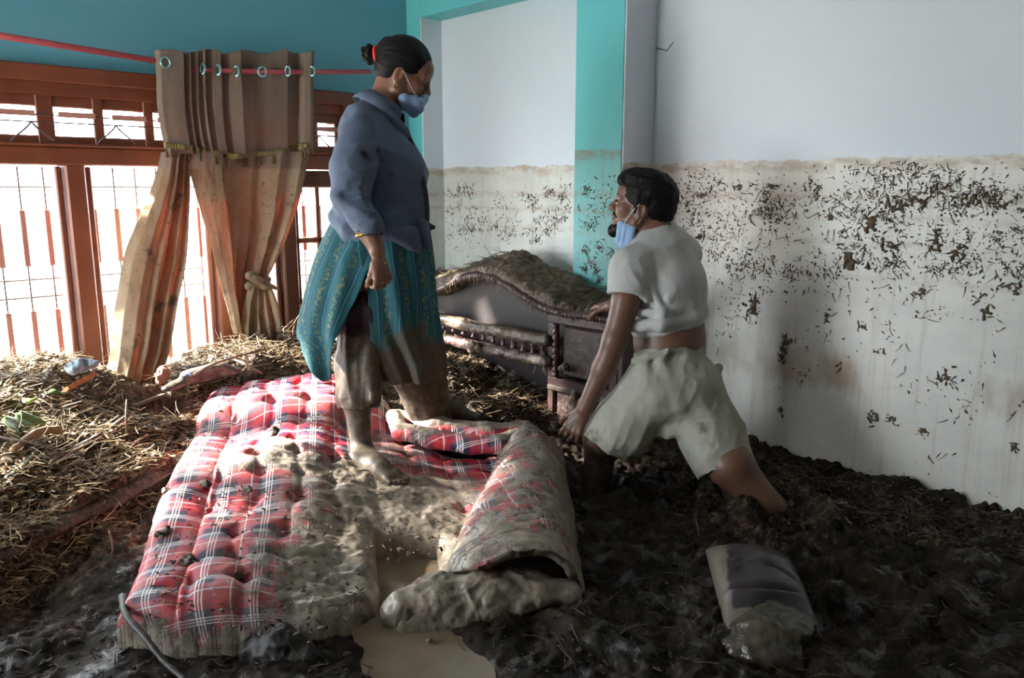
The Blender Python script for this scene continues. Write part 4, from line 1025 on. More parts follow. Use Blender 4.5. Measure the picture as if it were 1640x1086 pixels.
tag(clod('mud_mound', onz(1222, 1035, .0), .125, simple('slick_mud', srgb(74, 66, 53), srgb(44, 38, 29), 14, .2, .8, 30, bdist=.012), None, 5.1, .42, .006, .30), 'glossy grey brown mud mound lapping over the pillow end', 'mud mound')
dc = Body(); q_ = lambda x, y, z: onz(x, y, z)
dc.cone(q_(405, 1045, .01), q_(450, 1030, .04), .03, .035, .02).cone(q_(450, 1030, .04), q_(490, 1050, .02), .035, .03, .02).cone(q_(430, 1060, .0), q_(470, 1066, .0), .03, .03, .02)
tag(dc.obj('dark_cloth', .006, simple('black_cloth', srgb(22, 18, 17), srgb(40, 33, 29), 12, .6, .6, 60), None, disp=lambda v: .014*ridged(v*16, 3)), 'crumpled black wet cloth in the foreground mud below the mattress', 'cloth')
# leaves: broad green ones at the left edge
def leaf(name, label, c, yaw, L, W, mat, pitch=.3, cat='leaf', roll=0.):
    n = 9; v = []
    R = Matrix.Rotation(yaw, 3, 'Z') @ Matrix.Rotation(-pitch, 3, 'Y') @ Matrix.Rotation(roll, 3, 'X')
    for i in range(n):
        s = i/(n-1); w = W*math.sin(math.pi*min(s*.93+.05, 1))**.8
        for j in (-1, -.5, 0, .5, 1):
            p = Vector((L*s, w*j, -.35*L*s*s+.25*w*abs(j)+.006*math.sin(9*s+3*j))); v.append(np.array(R @ p)+c)
    o = mesh_obj(name, np.array(v), grid_faces(n, 5), mat); o.modifiers.new('thickness', 'SOLIDIFY').thickness = .0012
    return tag(o, label, cat)
leaf('leaf', 'bright yellow green leaf on the heap at the picture\'s left', onz(42, 646, .36), 1.1, .09, .022, bright_m, .2)
leaf('leaf', 'green leaf beside the orange bark on the straw heap', onz(72, 630, .40), .2, .07, .02, green_m, .1)
leaf('leaf', 'broad grey green leaf hanging at the left frame edge', onz(5, 670, .35), -.6, .16, .06, green_m, -.6)
leaf('leaf', 'large drooping dark green leaf under the straw heap', onz(30, 660, .35), -1.1, .15, .05, green_m, -.7)
leaf('leaf', 'crumpled teal green leaf on the debris slab at left', onz(10, 805, .18), .5, .10, .04, simple('leaf_teal', srgb(110, 146, 130), srgb(70, 104, 90), 12, .5, .3, 60), .25)
leaf('leaf', 'small teal green leaf bits beside the crumpled teal leaf', onz(45, 832, .15), 2.0, .06, .025, simple('leaf_teal_small', srgb(100, 136, 124), srgb(70, 100, 88), 12, .5), .3)
leaf('leaf', 'small green leaf poking above the headboard mud by pillar', onX(842, 478, 2.84), 2.2, .05, .018, green_m, 1.2)
leaf('leaf', 'rusty orange dead leaf in mud left of the pillow', onz(1105, 990, .015), .4, .035, .012, simple('leaf_rust', srgb(156, 84, 50), srgb(120, 64, 40), 12, .6), .1)
leaf('rag', 'yellowish rag scrap hanging from the lower headboard rail', H(768, 548, -.055), 1.5, .05, .02, simple('rag_tan', srgb(140, 124, 80), srgb(100, 88, 60), 14, .8), -1.45, 'rag')

# ================================================================ mud splatter on the walls
splat_m = simple('splatter_mud', srgb(70, 56, 40), srgb(104, 86, 62), 40, .8, .4, 120)
def splat(wall, X, n, sampler, seed, S=(.003, .010)):
    r = np.random.default_rng(seed); P = []; 
    while len(P) < n:
        x, y = sampler(r); P.append(onX(x, y, X))
    P = np.array(P); Nn = np.tile(V(-1, 0, 0), (n, 1)); S_ = r.uniform(S[0], S[1], n)*r.choice([.6, 1, 1, 1.5], n)
    v1, f1, t1 = flakes(P, Nn, S_, r.uniform(.8, 2.3, n), r.uniform(.3, .9, n), seed)
    n2 = n//8; v1b, f1b, t1b = flakes(P[::8][:n2], Nn[:n2], r.uniform(.006, .011, n2), r.uniform(1.3, 2.6, n2), r.uniform(.2, .6, n2), seed+7)
    f1 = np.concatenate([f1, f1b+len(v1)]); v1 = np.concatenate([v1, v1b]); t1 = np.r_[t1, t1b]
    m = n//10; Q = P[:m]+V(-.003, 0, 0); D = unit_rows(np.c_[np.full(m, -.02), r.normal(0, .7, m), r.normal(-.5, .6, m)])
    v2, f2, t2 = straws(Q, D, r.uniform(.012, .045, m), r.uniform(.001, .0022, m), .25, seed+1)
    v2[:, 0] = np.minimum(v2[:, 0], X-.0005)
    o = mesh_obj('mud_splatter', np.concatenate([v1, v2]), np.concatenate([f1, f2+len(v1)]), litter_m, bpy.data.objects[wall], False, {'tint': np.r_[t1, t2]*.55}); o['kind'] = 'stuff'
# cluster centres give the splashes their clotted look
def cl_sampler(centres, spread, zone):
    zp = np.array(zone, float); cs = np.array(centres, float)
    def f(r):
        while True:
            c = cs[r.choice(len(cs), p=cs[:, 2]/cs[:, 2].sum())]
            x = c[0]+r.normal(0, spread[0]*c[3]); y = c[1]+r.normal(0, spread[1]*c[3])
            if poly_sd(np.array([x]), np.array([y]), zp)[0] > 2: return x, y
    return f
r0 = np.random.default_rng(77); cs = []
for k in range(480):
    x = r0.uniform(1060, 1900); u = r0.random()
    if u < .42: y = r0.normal(318-.02*(x-1060), 24)
    elif u < .72: y = r0.normal(392, 30)
    else: y = 420+r0.exponential(110)
    cs.append((x, y, r0.uniform(.2, 1.)**2*(2.0 if y < 440 else .8), r0.uniform(.4, 1.3)))
splat('wall_right', XR, 9000, cl_sampler(cs, (20, 10), [(1046, 262), (1900, 246), (1900, 890), (1640, 830), (1190, 705), (1046, 680)]), 3, (.0018, .0065))
cs = [(r0.uniform(690, 920), y, 1, r0.uniform(.4, 1.2)) for y in list(r0.normal(352, 16, 30))+list(r0.uniform(290, 460, 40))]
cs += [(700, 390, 4, 1.2), (745, 300, 2, .8), (880, 310, 4, .8), (900, 312, 4, .6), (855, 320, 3, .7), (860, 385, 3, .6), (880, 370, 2, .6)]
splat('wall_alcove', XA, 1700, cl_sampler(cs, (8, 7), [(706, 282), (921, 280), (921, 475), (706, 460)]), 5, (.0018, .006))
cs = [(940, 305, 5, .6), (935, 355, 3, .9), (948, 360, 3, .5), (938, 400, 4, .6), (935, 430, 3, .5), (948, 420, 4, .5), (955, 432, 4, .4), (960, 450, 3, .4), (960, 398, 3, .5), (975, 405, 2, .5), (950, 330, 3, .7), (970, 330, 2, .8)]+[(r0.uniform(926, 990), r0.uniform(290, 470), .5, 1.5) for k in range(20)]
splat('trim_1', XP, 700, cl_sampler(cs, (7, 9), [(924, 280), (993, 275), (991, 480), (924, 476)]), 9, (.0018, .006))
wall_r = bpy.data.objects['wall_right']
for i, (x, y, r, sx, sy) in enumerate(((1360, 417, .030, 1.1, .8), (1204, 490, .026, 1, 1), (1256, 562, .024, .6, 1.5), (1262, 545, .016, 1, .8), (1390, 356, .026, 1.1, 1), (1428, 394, .022, 1, 1), (1440, 330, .022, 2, .7), (1466, 322, .02, 1.6, .8), (1408, 563, .012, 3.0, .6), (1325, 505, .014, .8, 1.8),
                                         (1380, 525, .014, 1.2, .8), (1500, 384, .022, 1.0, 1.4), (1535, 400, .02, .8, 1.5), (1518, 605, .02, 1.6, 1), (1580, 500, .018, .9, 1.6), (1625, 455, .018, .9, 1.4), (1398, 668, .018, .8, 1.4), (1430, 670, .016, 1.3, 1), (1252, 660, .014, .6, 1.6), (1480, 690, .014, 1, 1),
                                         (1625, 715, .014, .8, 1.2), (1180, 300, .014, 2, .7), (1240, 300, .014, 2, .7), (1300, 300, .016, 1.6, 1), (1560, 320, .02, 2, .7), (1600, 330, .016, 1.5, .8), (1345, 590, .012, .7, 1.6), (1475, 470, .014, 1, 1.3), (1330, 350, .014, 1.3, 1), (1120, 380, .016, 1.2, 1))):
    c = onX(x, y, XR); b = Body(); rr = np.random.default_rng(i+50)
    for k in range(13):
        o_ = V(-.003, rr.normal(0, r*.75*sx), rr.normal(0, r*.75*sy)); an = rr.uniform(0, math.pi); e_ = V(0, math.cos(an), math.sin(an))*r*rr.uniform(.25, .8)
        b.cone(c+o_-e_, c+o_+e_, r*rr.uniform(.10, .26), r*rr.uniform(.08, .16), r*.12)
    ob = b.obj('mud_clump', .0032, splat_m, wall_r, disp=lambda v, r=r: r*.22*fbm(v*(2.2/r)+i, 3))
# ================================================================ people: shared anatomy
def skin_mat(name, c1, c2, rough=.45):
    return simple(name, c1, c2, 10, rough, .12, 220, mud=16, bdist=.0015)
mask_m = simple('mask_blue', srgb(158, 188, 224), srgb(140, 172, 212), 20, .8, .3, 90)
cord_m = simple('mask_cord', srgb(225, 228, 232), None, rough=.7)
hair_m = NT('black_hair'); hair_m.fin(srgb(10, 8, 8), .55, hair_m.bump(hair_m.noise(hair_m.world((1, 1, 1)), 260, 3), .5, .002), .22); hair_m = hair_m.m
eye_w = simple('eye_white', srgb(170, 160, 150), None, rough=.35); eye_d = simple('eye_dark', srgb(20, 14, 10), None, rough=.15)
gold = simple('gold', srgb(214, 160, 60), None, rough=.25, Metallic=1.0)
class Frame:
    def __init__(s, c, f, t, sc=1.0):
        s.c = np.asarray(c, float); s.f = unit(f); s.t = unit(np.asarray(t)-s.f*(np.asarray(t)@s.f)); s.s = np.cross(s.t, s.f); s.sc = sc
        s.ax = np.stack([s.f, s.s, s.t])
    def __call__(s, x, y, z): return s.c+s.sc*(s.f*x+s.s*y+s.t*z)
def add_head(B, F, male=True):
    k = F.sc; A = F.ax
    B.ell(F(-.012, 0, .030), V(.100, .077, .090)*k, A, .01)               # cranium
    B.ell(F(.030, 0, -.040), V(.062, .060, .080)*k, A, .03)               # face
    B.ell(F(.062, 0, .035), V(.040, .058, .045)*k, A, .02)                # forehead
    B.cone(F(.066, 0, -.108), F(.070, 0, -.100), .022*k, .022*k, .025)    # chin
    for s in (-1, 1):
        B.cone(F(.062, .012*s, -.105), F(.004, .054*s, -.070), .018*k, .020*k, .02)     # jaw
        B.cone(F(.004, .054*s, -.070), F(-.004, .060*s, -.02), .020*k, .018*k, .02)
        B.ell(F(.062, .040*s, -.030), V(.026, .022, .022)*k, A, .02)                    # cheekbone
        B.cone(F(.088, .012*s, .012), F(.078, .046*s, .010), .010*k, .009*k, .012)      # brow
        B.ell(F(.094, .031*s, -.008), V(.012, .016, .010)*k, A, .010, '-')              # eye socket
        B.ell(F(.082, .031*s, -.009), V(.0125, .0145, .0115)*k, A, .003)                # lid over the eye
        # ear: rim, hollow, lobe
        e = F(-.012, .074*s, -.022)
        B.ell(e, V(.020, .008, .032)*k, A, .006); B.ell(F(-.008, .083*s, -.018), V(.010, .006, .019)*k, A, .004, '-')
        B.ell(F(-.006, .074*s, -.050), V(.009, .006, .010)*k, A, .005)
    B.cone(F(.092, 0, .004), F(.108, 0, -.030), .009*k, .0125*k, .012)   # nose
    B.ell(F(.107, 0, -.034), V(.0135, .013, .012)*k, A, .008)
    for s in (-1, 1): B.ell(F(.100, .011*s, -.039), V(.010, .008, .0075)*k, A, .005)
    B.ell(F(.088, 0, -.062), V(.014, .022, .008)*k, A, .006); B.ell(F(.086, 0, -.075), V(.013, .019, .008)*k, A, .006)   # lips
    B.ell(F(.104, 0, -.0685), V(.012, .022, .0022)*k, A, .004, '-')
def eyes(F, parent, down=False):
    for s in (-1, 1):
        MB().tube(spline([F(.0935, .020*s, -.006 if not down else -.013), F(.0955, .031*s, -.003 if not down else -.014), F(.089, .043*s, -.008 if not down else -.014)], 8), .0022, 6).build('eyelash', hair_m, parent)
        if down: continue
        for nm, p, r, m in (('eye', F(.0875, .031*s, -.009), .0098, eye_w), ('iris', F(.0935, .0325*s, -.008), .0062, eye_d)):
            b = Body(); b.ell(p, V(r, r, r)*F.sc, None, .001); b.obj(nm, .0018 if nm == 'eye' else .001, m, parent)
def add_hand(B, w, d, n, th, fl, spread=.0, curl=(.5, .6, .5), thumb=(.6, .3), sc=1.0, k=.007, tl=1.0):
    """w wrist point, d direction to the knuckles, n back-of-hand normal, th side of the thumb; fl: per-finger curl factors"""
    d = unit(d); n = unit(np.asarray(n)-d*(np.asarray(n)@d)); s = np.cross(d, n); s = s if s@np.asarray(th) > 0 else -s
    q = lambda a, b, c: np.asarray(w)+sc*(d*a+s*b+n*c)
    B.cone(q(-.01, 0, 0), q(.025, 0, 0), .024*sc, .026*sc, .02, flat=(n, .7))
    for b_ in (-.030, -.010, .010, .028): B.cone(q(.02, b_*.55, 0), q(.082-.004*abs(b_)*60*.3, b_, .002), .016*sc, .0125*sc, .012, flat=(n, .85))
    lens = (.062, .074, .080, .070); bs = (-.031, -.0105, .0105, .030)
    for i in range(4):
        L = lens[i]; p = q(.080 if i else .074, bs[i], .002); ang = 0.0; r = .0092 if i else .0082
        for j, (fr, cu) in enumerate(zip((.46, .30, .24), curl)):
            ang += cu*fl[i]; dd = d*math.cos(ang)-n*math.sin(ang)+s*spread*(i-1.5)*.5
            e = p+sc*unit(dd)*L*fr; B.cone(p, e, r*sc, (r-.0012)*sc, k if j else .010); p = e; r -= .0012
    p = q(.022, .026, -.004); a1, a2 = thumb
    for fr, r, (da, db, dc) in ((.042, .0125, (.75, .62, -.25)), (.032, .0105, (.85, .35+.1*a1, -.35-a2)), (.024, .0095, (.9, .1, -.45-a2))):
        e = p+sc*unit(d*da+s*db*tl+n*dc)*fr; B.cone(p, e, r*sc, (r-.0012)*sc, .010); p = e
def add_foot(B, heel, toe, ank, r=.03, side=1.0, sc=1.0):
    d = unit(toe-heel); L = np.linalg.norm(toe-heel); s = np.cross(d, ZZ)*side; s = unit(s)
    B.cone(ank, heel+ZZ*.035, .034*sc, .033*sc, .03).cone(heel+ZZ*.030, heel+d*L*.4+ZZ*.038, .032*sc, .030*sc, .03)
    B.cone(ank+d*.01, heel+d*L*.55+ZZ*.045, .032*sc, .026*sc, .03).cone(heel+d*L*.4+ZZ*.03, heel+d*L*.75+ZZ*.018+s*.01, .030*sc, .026*sc, .02, )
    B.cone(heel+d*L*.55+ZZ*.028-s*.02, heel+d*L*.75+ZZ*.016-s*.022, .020*sc, .018*sc, .02)
    for i, (o, ln, rr) in enumerate(((.020, 1.0, .0125), (.001, 1.0, .0095), (-.013, .96, .009), (-.026, .91, .0085), (-.037, .86, .008))):
        B.cone(heel+d*L*.74+ZZ*.016+s*o*.9, heel+d*L*ln*.985+ZZ*.010+s*o, rr*sc, rr*.9*sc, .008)

# ================================================================ the standing woman
wo = empty('person', at(600, 760, 2.93), 'woman in slate blue shirt and teal skirt standing barefoot on the mattress, mask on chin', 'person')
wskin = skin_mat('skin_woman', srgb(138, 96, 74), srgb(118, 80, 62))
W0 = 3.0
HF_dir = unit(RT*.90+WD*.10-ZZ*.42)                       # where the face points: right and down
HFw = Frame(at(648, 116, W0), HF_dir, ZZ+RT*.45, .985)
wb = Body()
add_head(wb, HFw, False)
neck0, neck1 = at(604, 196, W0+.01), HFw(-.035, 0, -.055)
wb.cone(neck0, neck1, .058, .054, .03).cone(at(596, 210, W0+.01), at(612, 172, W0+.0), .075, .056, .03)
hip = at(606, 395, W0+.02); chest = at(600, 262, W0)
wb.cone(hip, at(606, 330, W0), .145, .135, .05).cone(at(606, 330, W0), chest, .135, .14, .05).cone(chest, at(592, 215, W0), .13, .095, .05)
shN, shF = at(577, 224, W0-.15), at(618, 212, W0+.16)
wb.cone(shN, at(592, 210, W0), .06, .08, .04).cone(shF, at(600, 208, W0), .06, .08, .04)
elN, wrN = at(563, 318, W0-.22), at(603, 398, W0-.24)
wb.chain([shN, elN, at(585, 360, W0-.235), wrN], [.055, .045, .041, .029], .02)
elF, wrF = at(640, 318, W0+.20), at(668, 388, W0+.15)
wb.chain([shF, elF, wrF], [.055, .045, .03], .02)
add_hand(wb, at(606, 413, W0-.24), at(612, 445, W0-.235)-at(604, 405, W0-.24), -WD*.75+RT*.65, -RT, (1.25, 1.15, 1.1, 1.05), .0, (.55, .95, .75), (.2, .55), .90, tl=.35)
add_hand(wb, wrF, ZZ*-1+RT*.3, RT, WD*-1, (1, 1, 1, 1), .0, (.5, .6, .5), (.3, .3), .9)
# legs
hN, kN, aN = at(592, 420, W0-.05), at(575, 590, W0-.04), at(579, 722, W0-.03)
heelN = onz(572, 752, .135); toeN = onz(648, 776, .125)
wb.chain([hN, kN, at(572, 640, W0-.03), aN], [.095, .060, .052, .037], .03); add_foot(wb, heelN, toeN, aN, side=-1.)
hL, kL, aL = at(628, 420, W0+.08), at(672, 560, W0+.14), at(700, 648, W0+.30)
heelL = onz(700, 668, .20); toeL = onz(764, 672, .20)
wb.chain([hL, kL, aL], [.095, .062, .04], .03); add_foot(wb, heelL, toeL, aL, side=1.)
def wmud(v): return np.clip(sstep(.62, .45, v[:, 2])*.95+.25*fbm(v*9, 2)*(v[:, 2] < .75), 0, 1)
hb_lo = lambda c, r: (np.asarray(c)-r, np.asarray(c)+r)
hc = HFw(.02, 0, -.01)
wbody = wb.obj('body', .0065, wskin, wo, attrs={'mud': wmud}, refine=[(hc-.15, hc+.15, .003), (at(610, 435, W0-.24)-.085, at(610, 435, W0-.24)+.085, .0024), ((heelN+toeN)/2-V(.15, .15, .05), (heelN+toeN)/2+V(.15, .15, .10), .0032)])
eyes(HFw, wo, True)
# hair: drawn back smooth, bun at the crown's rear, red tie
hr = Body(); k = HFw.sc
hr.ell(HFw(-.016, 0, .036), V(.106, .083, .096)*k, HFw.ax, .01).ell(HFw(-.055, 0, -.01), V(.06, .070, .07)*k, HFw.ax, .02)
hr.cone(HFw(.02, .05, .06), HFw(-.09, 0, .05), .03*k, .02*k, .02).cone(HFw(.02, -.05, .06), HFw(-.09, 0, .05), .03*k, .02*k, .02)
hr.ell(HFw(.105, 0, -.045), V(.062, .10, .098)*k, HFw.ax, .015, '-')
for s in (-1, 1): hr.ell(HFw(.02, .085*s, -.065), V(.056, .04, .055)*k, HFw.ax, .012, '-')
hr.ell(HFw(-.06, 0, -.10), V(.06, .1, .045)*k, HFw.ax, .015, '-')
def strand(F, sc=1.0, amp=.0016):
    def f(v):
        q = (v-F.c)@F.ax.T; ang = np.arctan2(q[:, 1], q[:, 2]); return amp*fbm(np.stack([ang*22*sc, q[:, 0]*12, q[:, 1]*0], 1), 3)
    return f
hobj = hr.obj('hair', .0035, hair_m, wo, disp=strand(HFw))
bun_c = at(592, 86, W0); bu = Body(); rr = np.random.default_rng(5)
tie_c = at(605, 90, W0)
for i in range(16):
    d1 = unit(rr.normal(size=3)); bu.ell(bun_c+d1*.020*V(1, 1, 1.15), V(.015, .010, .017), None, .005)
bu.cone(bun_c, tie_c, .024, .022, .01).cone(tie_c, HFw(-.09, 0, .06), .022, .035, .015)
bu.obj('hair_bun', .0028, hair_m, wo, disp=lambda v: .004*ridged(v*np.array([60, 60, 60]), 3))
pts = []; tn = unit(bun_c-HFw(-.08, 0, .055)); e1 = unit(np.cross(tn, ZZ)); e2 = np.cross(tn, e1)
for i in range(33): a = i*2*math.pi/32; pts.append(tie_c+e1*.029*math.cos(a)+e2*.033*math.sin(a))
MB().tube(pts, .0075, 10, cap=False).build('hair_tie', simple('red_band', srgb(226, 52, 40), None, rough=.6), wo)
# mask pulled under the nose/chin: folded pad and ear loops
mk = Body()
mk.ell(HFw(.108, 0, -.058), V(.014, .034, .022), HFw.ax, .008).ell(HFw(.082, -.034, -.085), V(.036, .030, .026), HFw.ax, .012).ell(HFw(.082, .034, -.085), V(.036, .030, .026), HFw.ax, .012)
mk.cone(HFw(.040, -.060, -.092), HFw(.100, -.012, -.098), .020, .022, .012).cone(HFw(.040, .060, -.092), HFw(.100, .012, -.098), .020, .022, .012).cone(HFw(.05, -.055, -.112), HFw(.09, 0, -.122), .014, .016, .012).cone(HFw(.05, .055, -.112), HFw(.09, 0, -.122), .014, .016, .012)
mk.cone(HFw(.085, -.05, -.068), HFw(.125, -.01, -.082), .004, .004, .004, op='-')
mko = mk.obj('face_mask', .003, mask_m, wo, disp=lambda v: .0022*ridged(((v-HFw.c)@HFw.ax.T)*np.array([18, 8, 60]), 2))
for s in (-1, 1):
    MB().tube(spline([HFw(-.004, .082*s, -.004), HFw(.012, .078*s, -.012), HFw(.05, .062*s, -.045), HFw(.088, .040*s, -.070)], 12), .0013, 6).build('mask_cord', cord_m, mko)
    MB().tube(spline([HFw(-.018, .080*s, -.048), HFw(.005, .072*s, -.066), HFw(.030, .066*s, -.086)], 10), .0013, 6).build('mask_cord', cord_m, mko)
    pts = [HFw(-.006+.006*math.cos(a), .080*s, -.064+.008*math.sin(a)) for a in np.linspace(0, 2*math.pi, 17)]
    MB().tube(pts, .0014, 6, cap=False).build('earring', gold, wo)
# shirt
sb = Body()
sb.cone(at(606, 366, W0), at(606, 318, W0), .168, .150, .05).cone(at(606, 318, W0), at(604, 262, W0), .150, .150, .05).cone(at(602, 262, W0), at(588, 218, W0), .145, .112, .05)
sb.ell(at(645, 290, W0-.06), V(.088, .088, .10), None, .06).ell(at(645, 288, W0+.06), V(.088, .088, .10), None, .06)
sb.cone(at(640, 330, W0), at(632, 372, W0), .09, .10, .05)
sb.cone(shN+ZZ*.01, at(590, 208, W0), .072, .09, .04).cone(shF, at(598, 206, W0), .072, .09, .04).cone(at(592, 205, W0), at(612, 176, W0), .085, .064, .03)
sb.chain([shN, at(566, 270, W0-.20), elN, at(578, 345, W0-.235), at(590, 366, W0-.24)], [.080, .074, .066, .056, .050], .012)
sb.chain([shF, elF, at(660, 365, W0+.17)], [.075, .065, .05], .025)
# collar
sb.cone(at(582, 160, W0), at(628, 186, W0-.085), .016, .012, .010).cone(at(628, 186, W0-.085), at(652, 218, W0-.06), .014, .008, .010).cone(at(582, 160, W0), at(640, 184, W0+.08), .016, .012, .010)
sb.cone(at(588, 168, W0), at(640, 205, W0-.07), .020, .016, .015)
# hem gathered in and tied, front corner hanging
sb.cone(at(560, 372, W0-.12), at(660, 375, W0-.14), .022, .024, .02).cone(at(535, 345, W0-.02), at(560, 372, W0-.12), .02, .022, .02)
sb.chain([at(640, 372, W0-.14), at(660, 388, W0-.13), at(672, 402, W0-.10)], [.030, .024, .010], .02).cone(at(676, 360, W0-.08), at(686, 390, W0-.08), .02, .012, .02)
sb.cone(at(616, 250, W0-.21), at(613, 330, W0-.22), .022, .026, .02, op='-')
sb.ell(neck1-V(0, 0, .0), V(.052, .052, .055), None, .01, '-').cone(at(612, 176, W0), at(628, 150, W0), .058, .052, .006, op='-')
sb.cone(at(586, 372, W0-.24), at(606, 392, W0-.24), .037, .040, .006, op='-')
# creases: sleeve folds, arm-to-body fold, placket
for (a, b, r) in (((548, 300, -.26), (590, 290, -.27), .008), ((546, 318, -.27), (592, 312, -.285), .008), ((552, 335, -.27), (600, 338, -.285), .007), ((560, 280, -.265), (600, 268, -.25), .007), ((572, 360, -.29), (606, 355, -.28), .006),
                  ((556, 225, -.20), (600, 245, -.22), .008), ((575, 195, -.16), (612, 250, -.16), .007), ((620, 270, -.13), (600, 340, -.15), .008), ((650, 345, -.12), (610, 360, -.15), .008), ((668, 330, -.10), (625, 345, -.145), .007)):
    sb.cone(at(a[0], a[1], W0+a[2]), at(b[0], b[1], W0+b[2]), r*.7, r*.4, .012)
    sb.cone(at(a[0]+3, a[1]+13, W0+a[2]-.025), at(b[0]+3, b[1]+13, W0+b[2]-.025), r*1.6, r*1.2, .016, op='-')
shirt_m = simple('slate_shirt', srgb(86, 98, 118), srgb(72, 84, 104), 5, .8, .15, 160, mud=9)
def wr(v):
    q = np.stack([v@RT*4+v[:, 2]*9, v@WD*4, v[:, 2]*2-v@RT*5], 1)
    return .013*ridged(q+4, 2, .35)-.004+.0012*fbm(v*30, 2)
shirt = sb.obj('shirt', .0055, shirt_m, wo, disp=wr, attrs={'mud': lambda v: .32*np.exp(-((v-at(572, 300, W0-.26))**2).sum(1)/.07**2)+.30*np.exp(-((v-at(668, 300, W0-.1))**2).sum(1)/.07**2)})
pl_ = spline([at(650, 205, W0-.055), at(664, 245, W0-.07), at(678, 290, W0-.09), at(684, 335, W0-.085), at(682, 372, W0-.08)], 20)
MB().tube(pl_, .012, 8, flat=.35).build('placket', simple('dark_placket', srgb(34, 38, 50), None, rough=.8), shirt)
pts = [at(588, 373, W0-.24)+.040*(math.cos(a)*unit(RT+.3*ZZ)+math.sin(a)*WD) for a in np.linspace(0, 2*math.pi, 25)]
MB().tube(pts, .0045, 8, cap=False).build('bangle', gold, wo)
# tied ends of a dark cord at the waist
kn = Body(); kn.ell(at(682, 364, W0-.03), V(.022, .02, .016), None, .01).cone(at(684, 362, W0-.03), at(694, 364, W0-.02), .012, .008, .01).chain([at(682, 368, W0-.02), at(686, 400, W0), at(684, 440, W0)], [.012, .013, .011], .01)
kn.obj('waist_tie', .0035, simple('dark_tie', srgb(40, 38, 46), srgb(58, 50, 54), 30, .8, .4, 80), wo, disp=lambda v: .003*ridged(v*40, 2))
nc = at(611, 176, W0); nax = unit(at(630, 150, W0)-at(602, 200, W0)); n1_ = unit(RT-nax*(RT@nax)); n2_ = np.cross(nax, n1_); cv_ = []
for a in np.radians(np.linspace(28, 332, 60)):
    d_ = n1_*math.cos(a)+n2_*math.sin(a); dr_ = .030*max(0, math.cos(a))**2
    for r_c, h_c in ((.066, -.02), (.073, .028), (.080, .034), (.094, .016), (.112, -.018-dr_)): cv_.append(nc+d_*r_c+nax*h_c)
co_ = mesh_obj('collar', np.array(cv_), grid_faces(60, 5), shirt_m, shirt, True, {'mud': np.zeros(300)}); co_.modifiers.new('thickness', 'SOLIDIFY').thickness = .003
# teal skirt panels with folds, split over dark trousers
tq = NT('teal_print'); pz_ = tq.attr('st', True); sv = tq.sep(pz_)
fold_n = tq.noise(tq.world(), 90, 4, .7)
bandq = tq.math('FRACT', tq.math('MULTIPLY', sv[0], 9.0))
tc = tq.ramp(bandq, [(0, srgb(34, 88, 94)), (.28, srgb(36, 92, 98)), (.30, srgb(24, 48, 74)), (.40, srgb(62, 120, 126)), (.46, srgb(24, 50, 76)), (.56, srgb(40, 96, 102)), (.62, srgb(34, 82, 90)), (1, srgb(40, 92, 98))])
gp = tq.math('MULTIPLY', tq.sm(fold_n, .5, .6), tq.sm(bandq, .62, .70))
tc = tq.mix(tq.math('MULTIPLY', gp, .65), tc, srgb(150, 138, 84))
am = tq.attr('mud'); nm_ = tq.noise(tq.world(), 9, 6, .6); mf_ = tq.sm(tq.math('ADD', am, tq.math('SUBTRACT', nm_, .5)), .35, .75)
tc = tq.mix(mf_, tc, srgb(82, 72, 60))
teal_cloth = tq.fin(tc, .75, tq.bump(tq.noise(tq.world(), 150, 3), .2, .002), .3)
def skirt(name, rows, b_rows, mat, nu=120, nv=90, amp=(.004, .022), nf=9, seed=0., mud=None, thick=.003):
    """rows: (y, silhouette left, silhouette right, start angle deg, end angle deg, depth offset); angle 0 = right, -90 = toward camera, 180 = left"""
    rr = spline(np.array(rows, float), nv); t_ = np.linspace(0, 1, nv); P = np.zeros((nu, nv, 3)); S = np.zeros((nu, nv, 3)); u = np.linspace(0, 1, nu)
    for j in range(nv):
        y, xl, xr, t0, t1, off = rr[j]; th = np.radians(t0+(t1-t0)*u); c = at((xl+xr)/2, y, W0+off); hw_ = np.linalg.norm(at(xr, y, W0+off)-at(xl, y, W0+off))/2
        dp = np.interp(t_[j], b_rows[0], b_rows[1]); A = amp[0]+(amp[1]-amp[0])*t_[j]
        fo = np.sin(nf*th*1.0+seed+.9*np.sin(3*t_[j]+seed))+.5*np.sin(nf*1.7*th+2+seed)+.4*np.sin(nf*.5*th+seed*2)
        rad = 1+0*th
        P[:, j] = c+RT[None]*((hw_+A*fo*.6)*np.cos(th))[:, None]+WD[None]*((dp+A*fo)*np.sin(th))[:, None]
        S[:, j] = np.stack([u, np.full(nu, t_[j]), 0*u], 1)
    v = P.reshape(-1, 3); v = v+.003*np.stack([fbm(v*20+k*7, 2) for k in range(3)], 1)
    at_ = {'st': S.reshape(-1, 3)}
    if mud is not None: at_['mud'] = mud(v)
    o = mesh_obj(name, v, grid_faces(nu, nv), mat, wo, True, at_); o.modifiers.new('thickness', 'SOLIDIFY').thickness = thick; return o
skirt('skirt_back_panel', [(345, 536, 680, -72, -300, .0), (385, 517, 688, -78, -290, .0), (430, 500, 688, -86, -285, .0), (480, 488, 686, -95, -275, -.01), (522, 479, 684, -103, -215, -.02), (548, 482, 684, -109, -158, -.02), (572, 486, 684, -115, -138, -.02), (595, 490, 684, -120, -124, -.02)],
      ([0, .2, .5, 1], [.135, .165, .19, .20]), teal_cloth, 130, 100, (.003, .018), 10, .6, mud=lambda v: 0*v[:, 0]+.02)
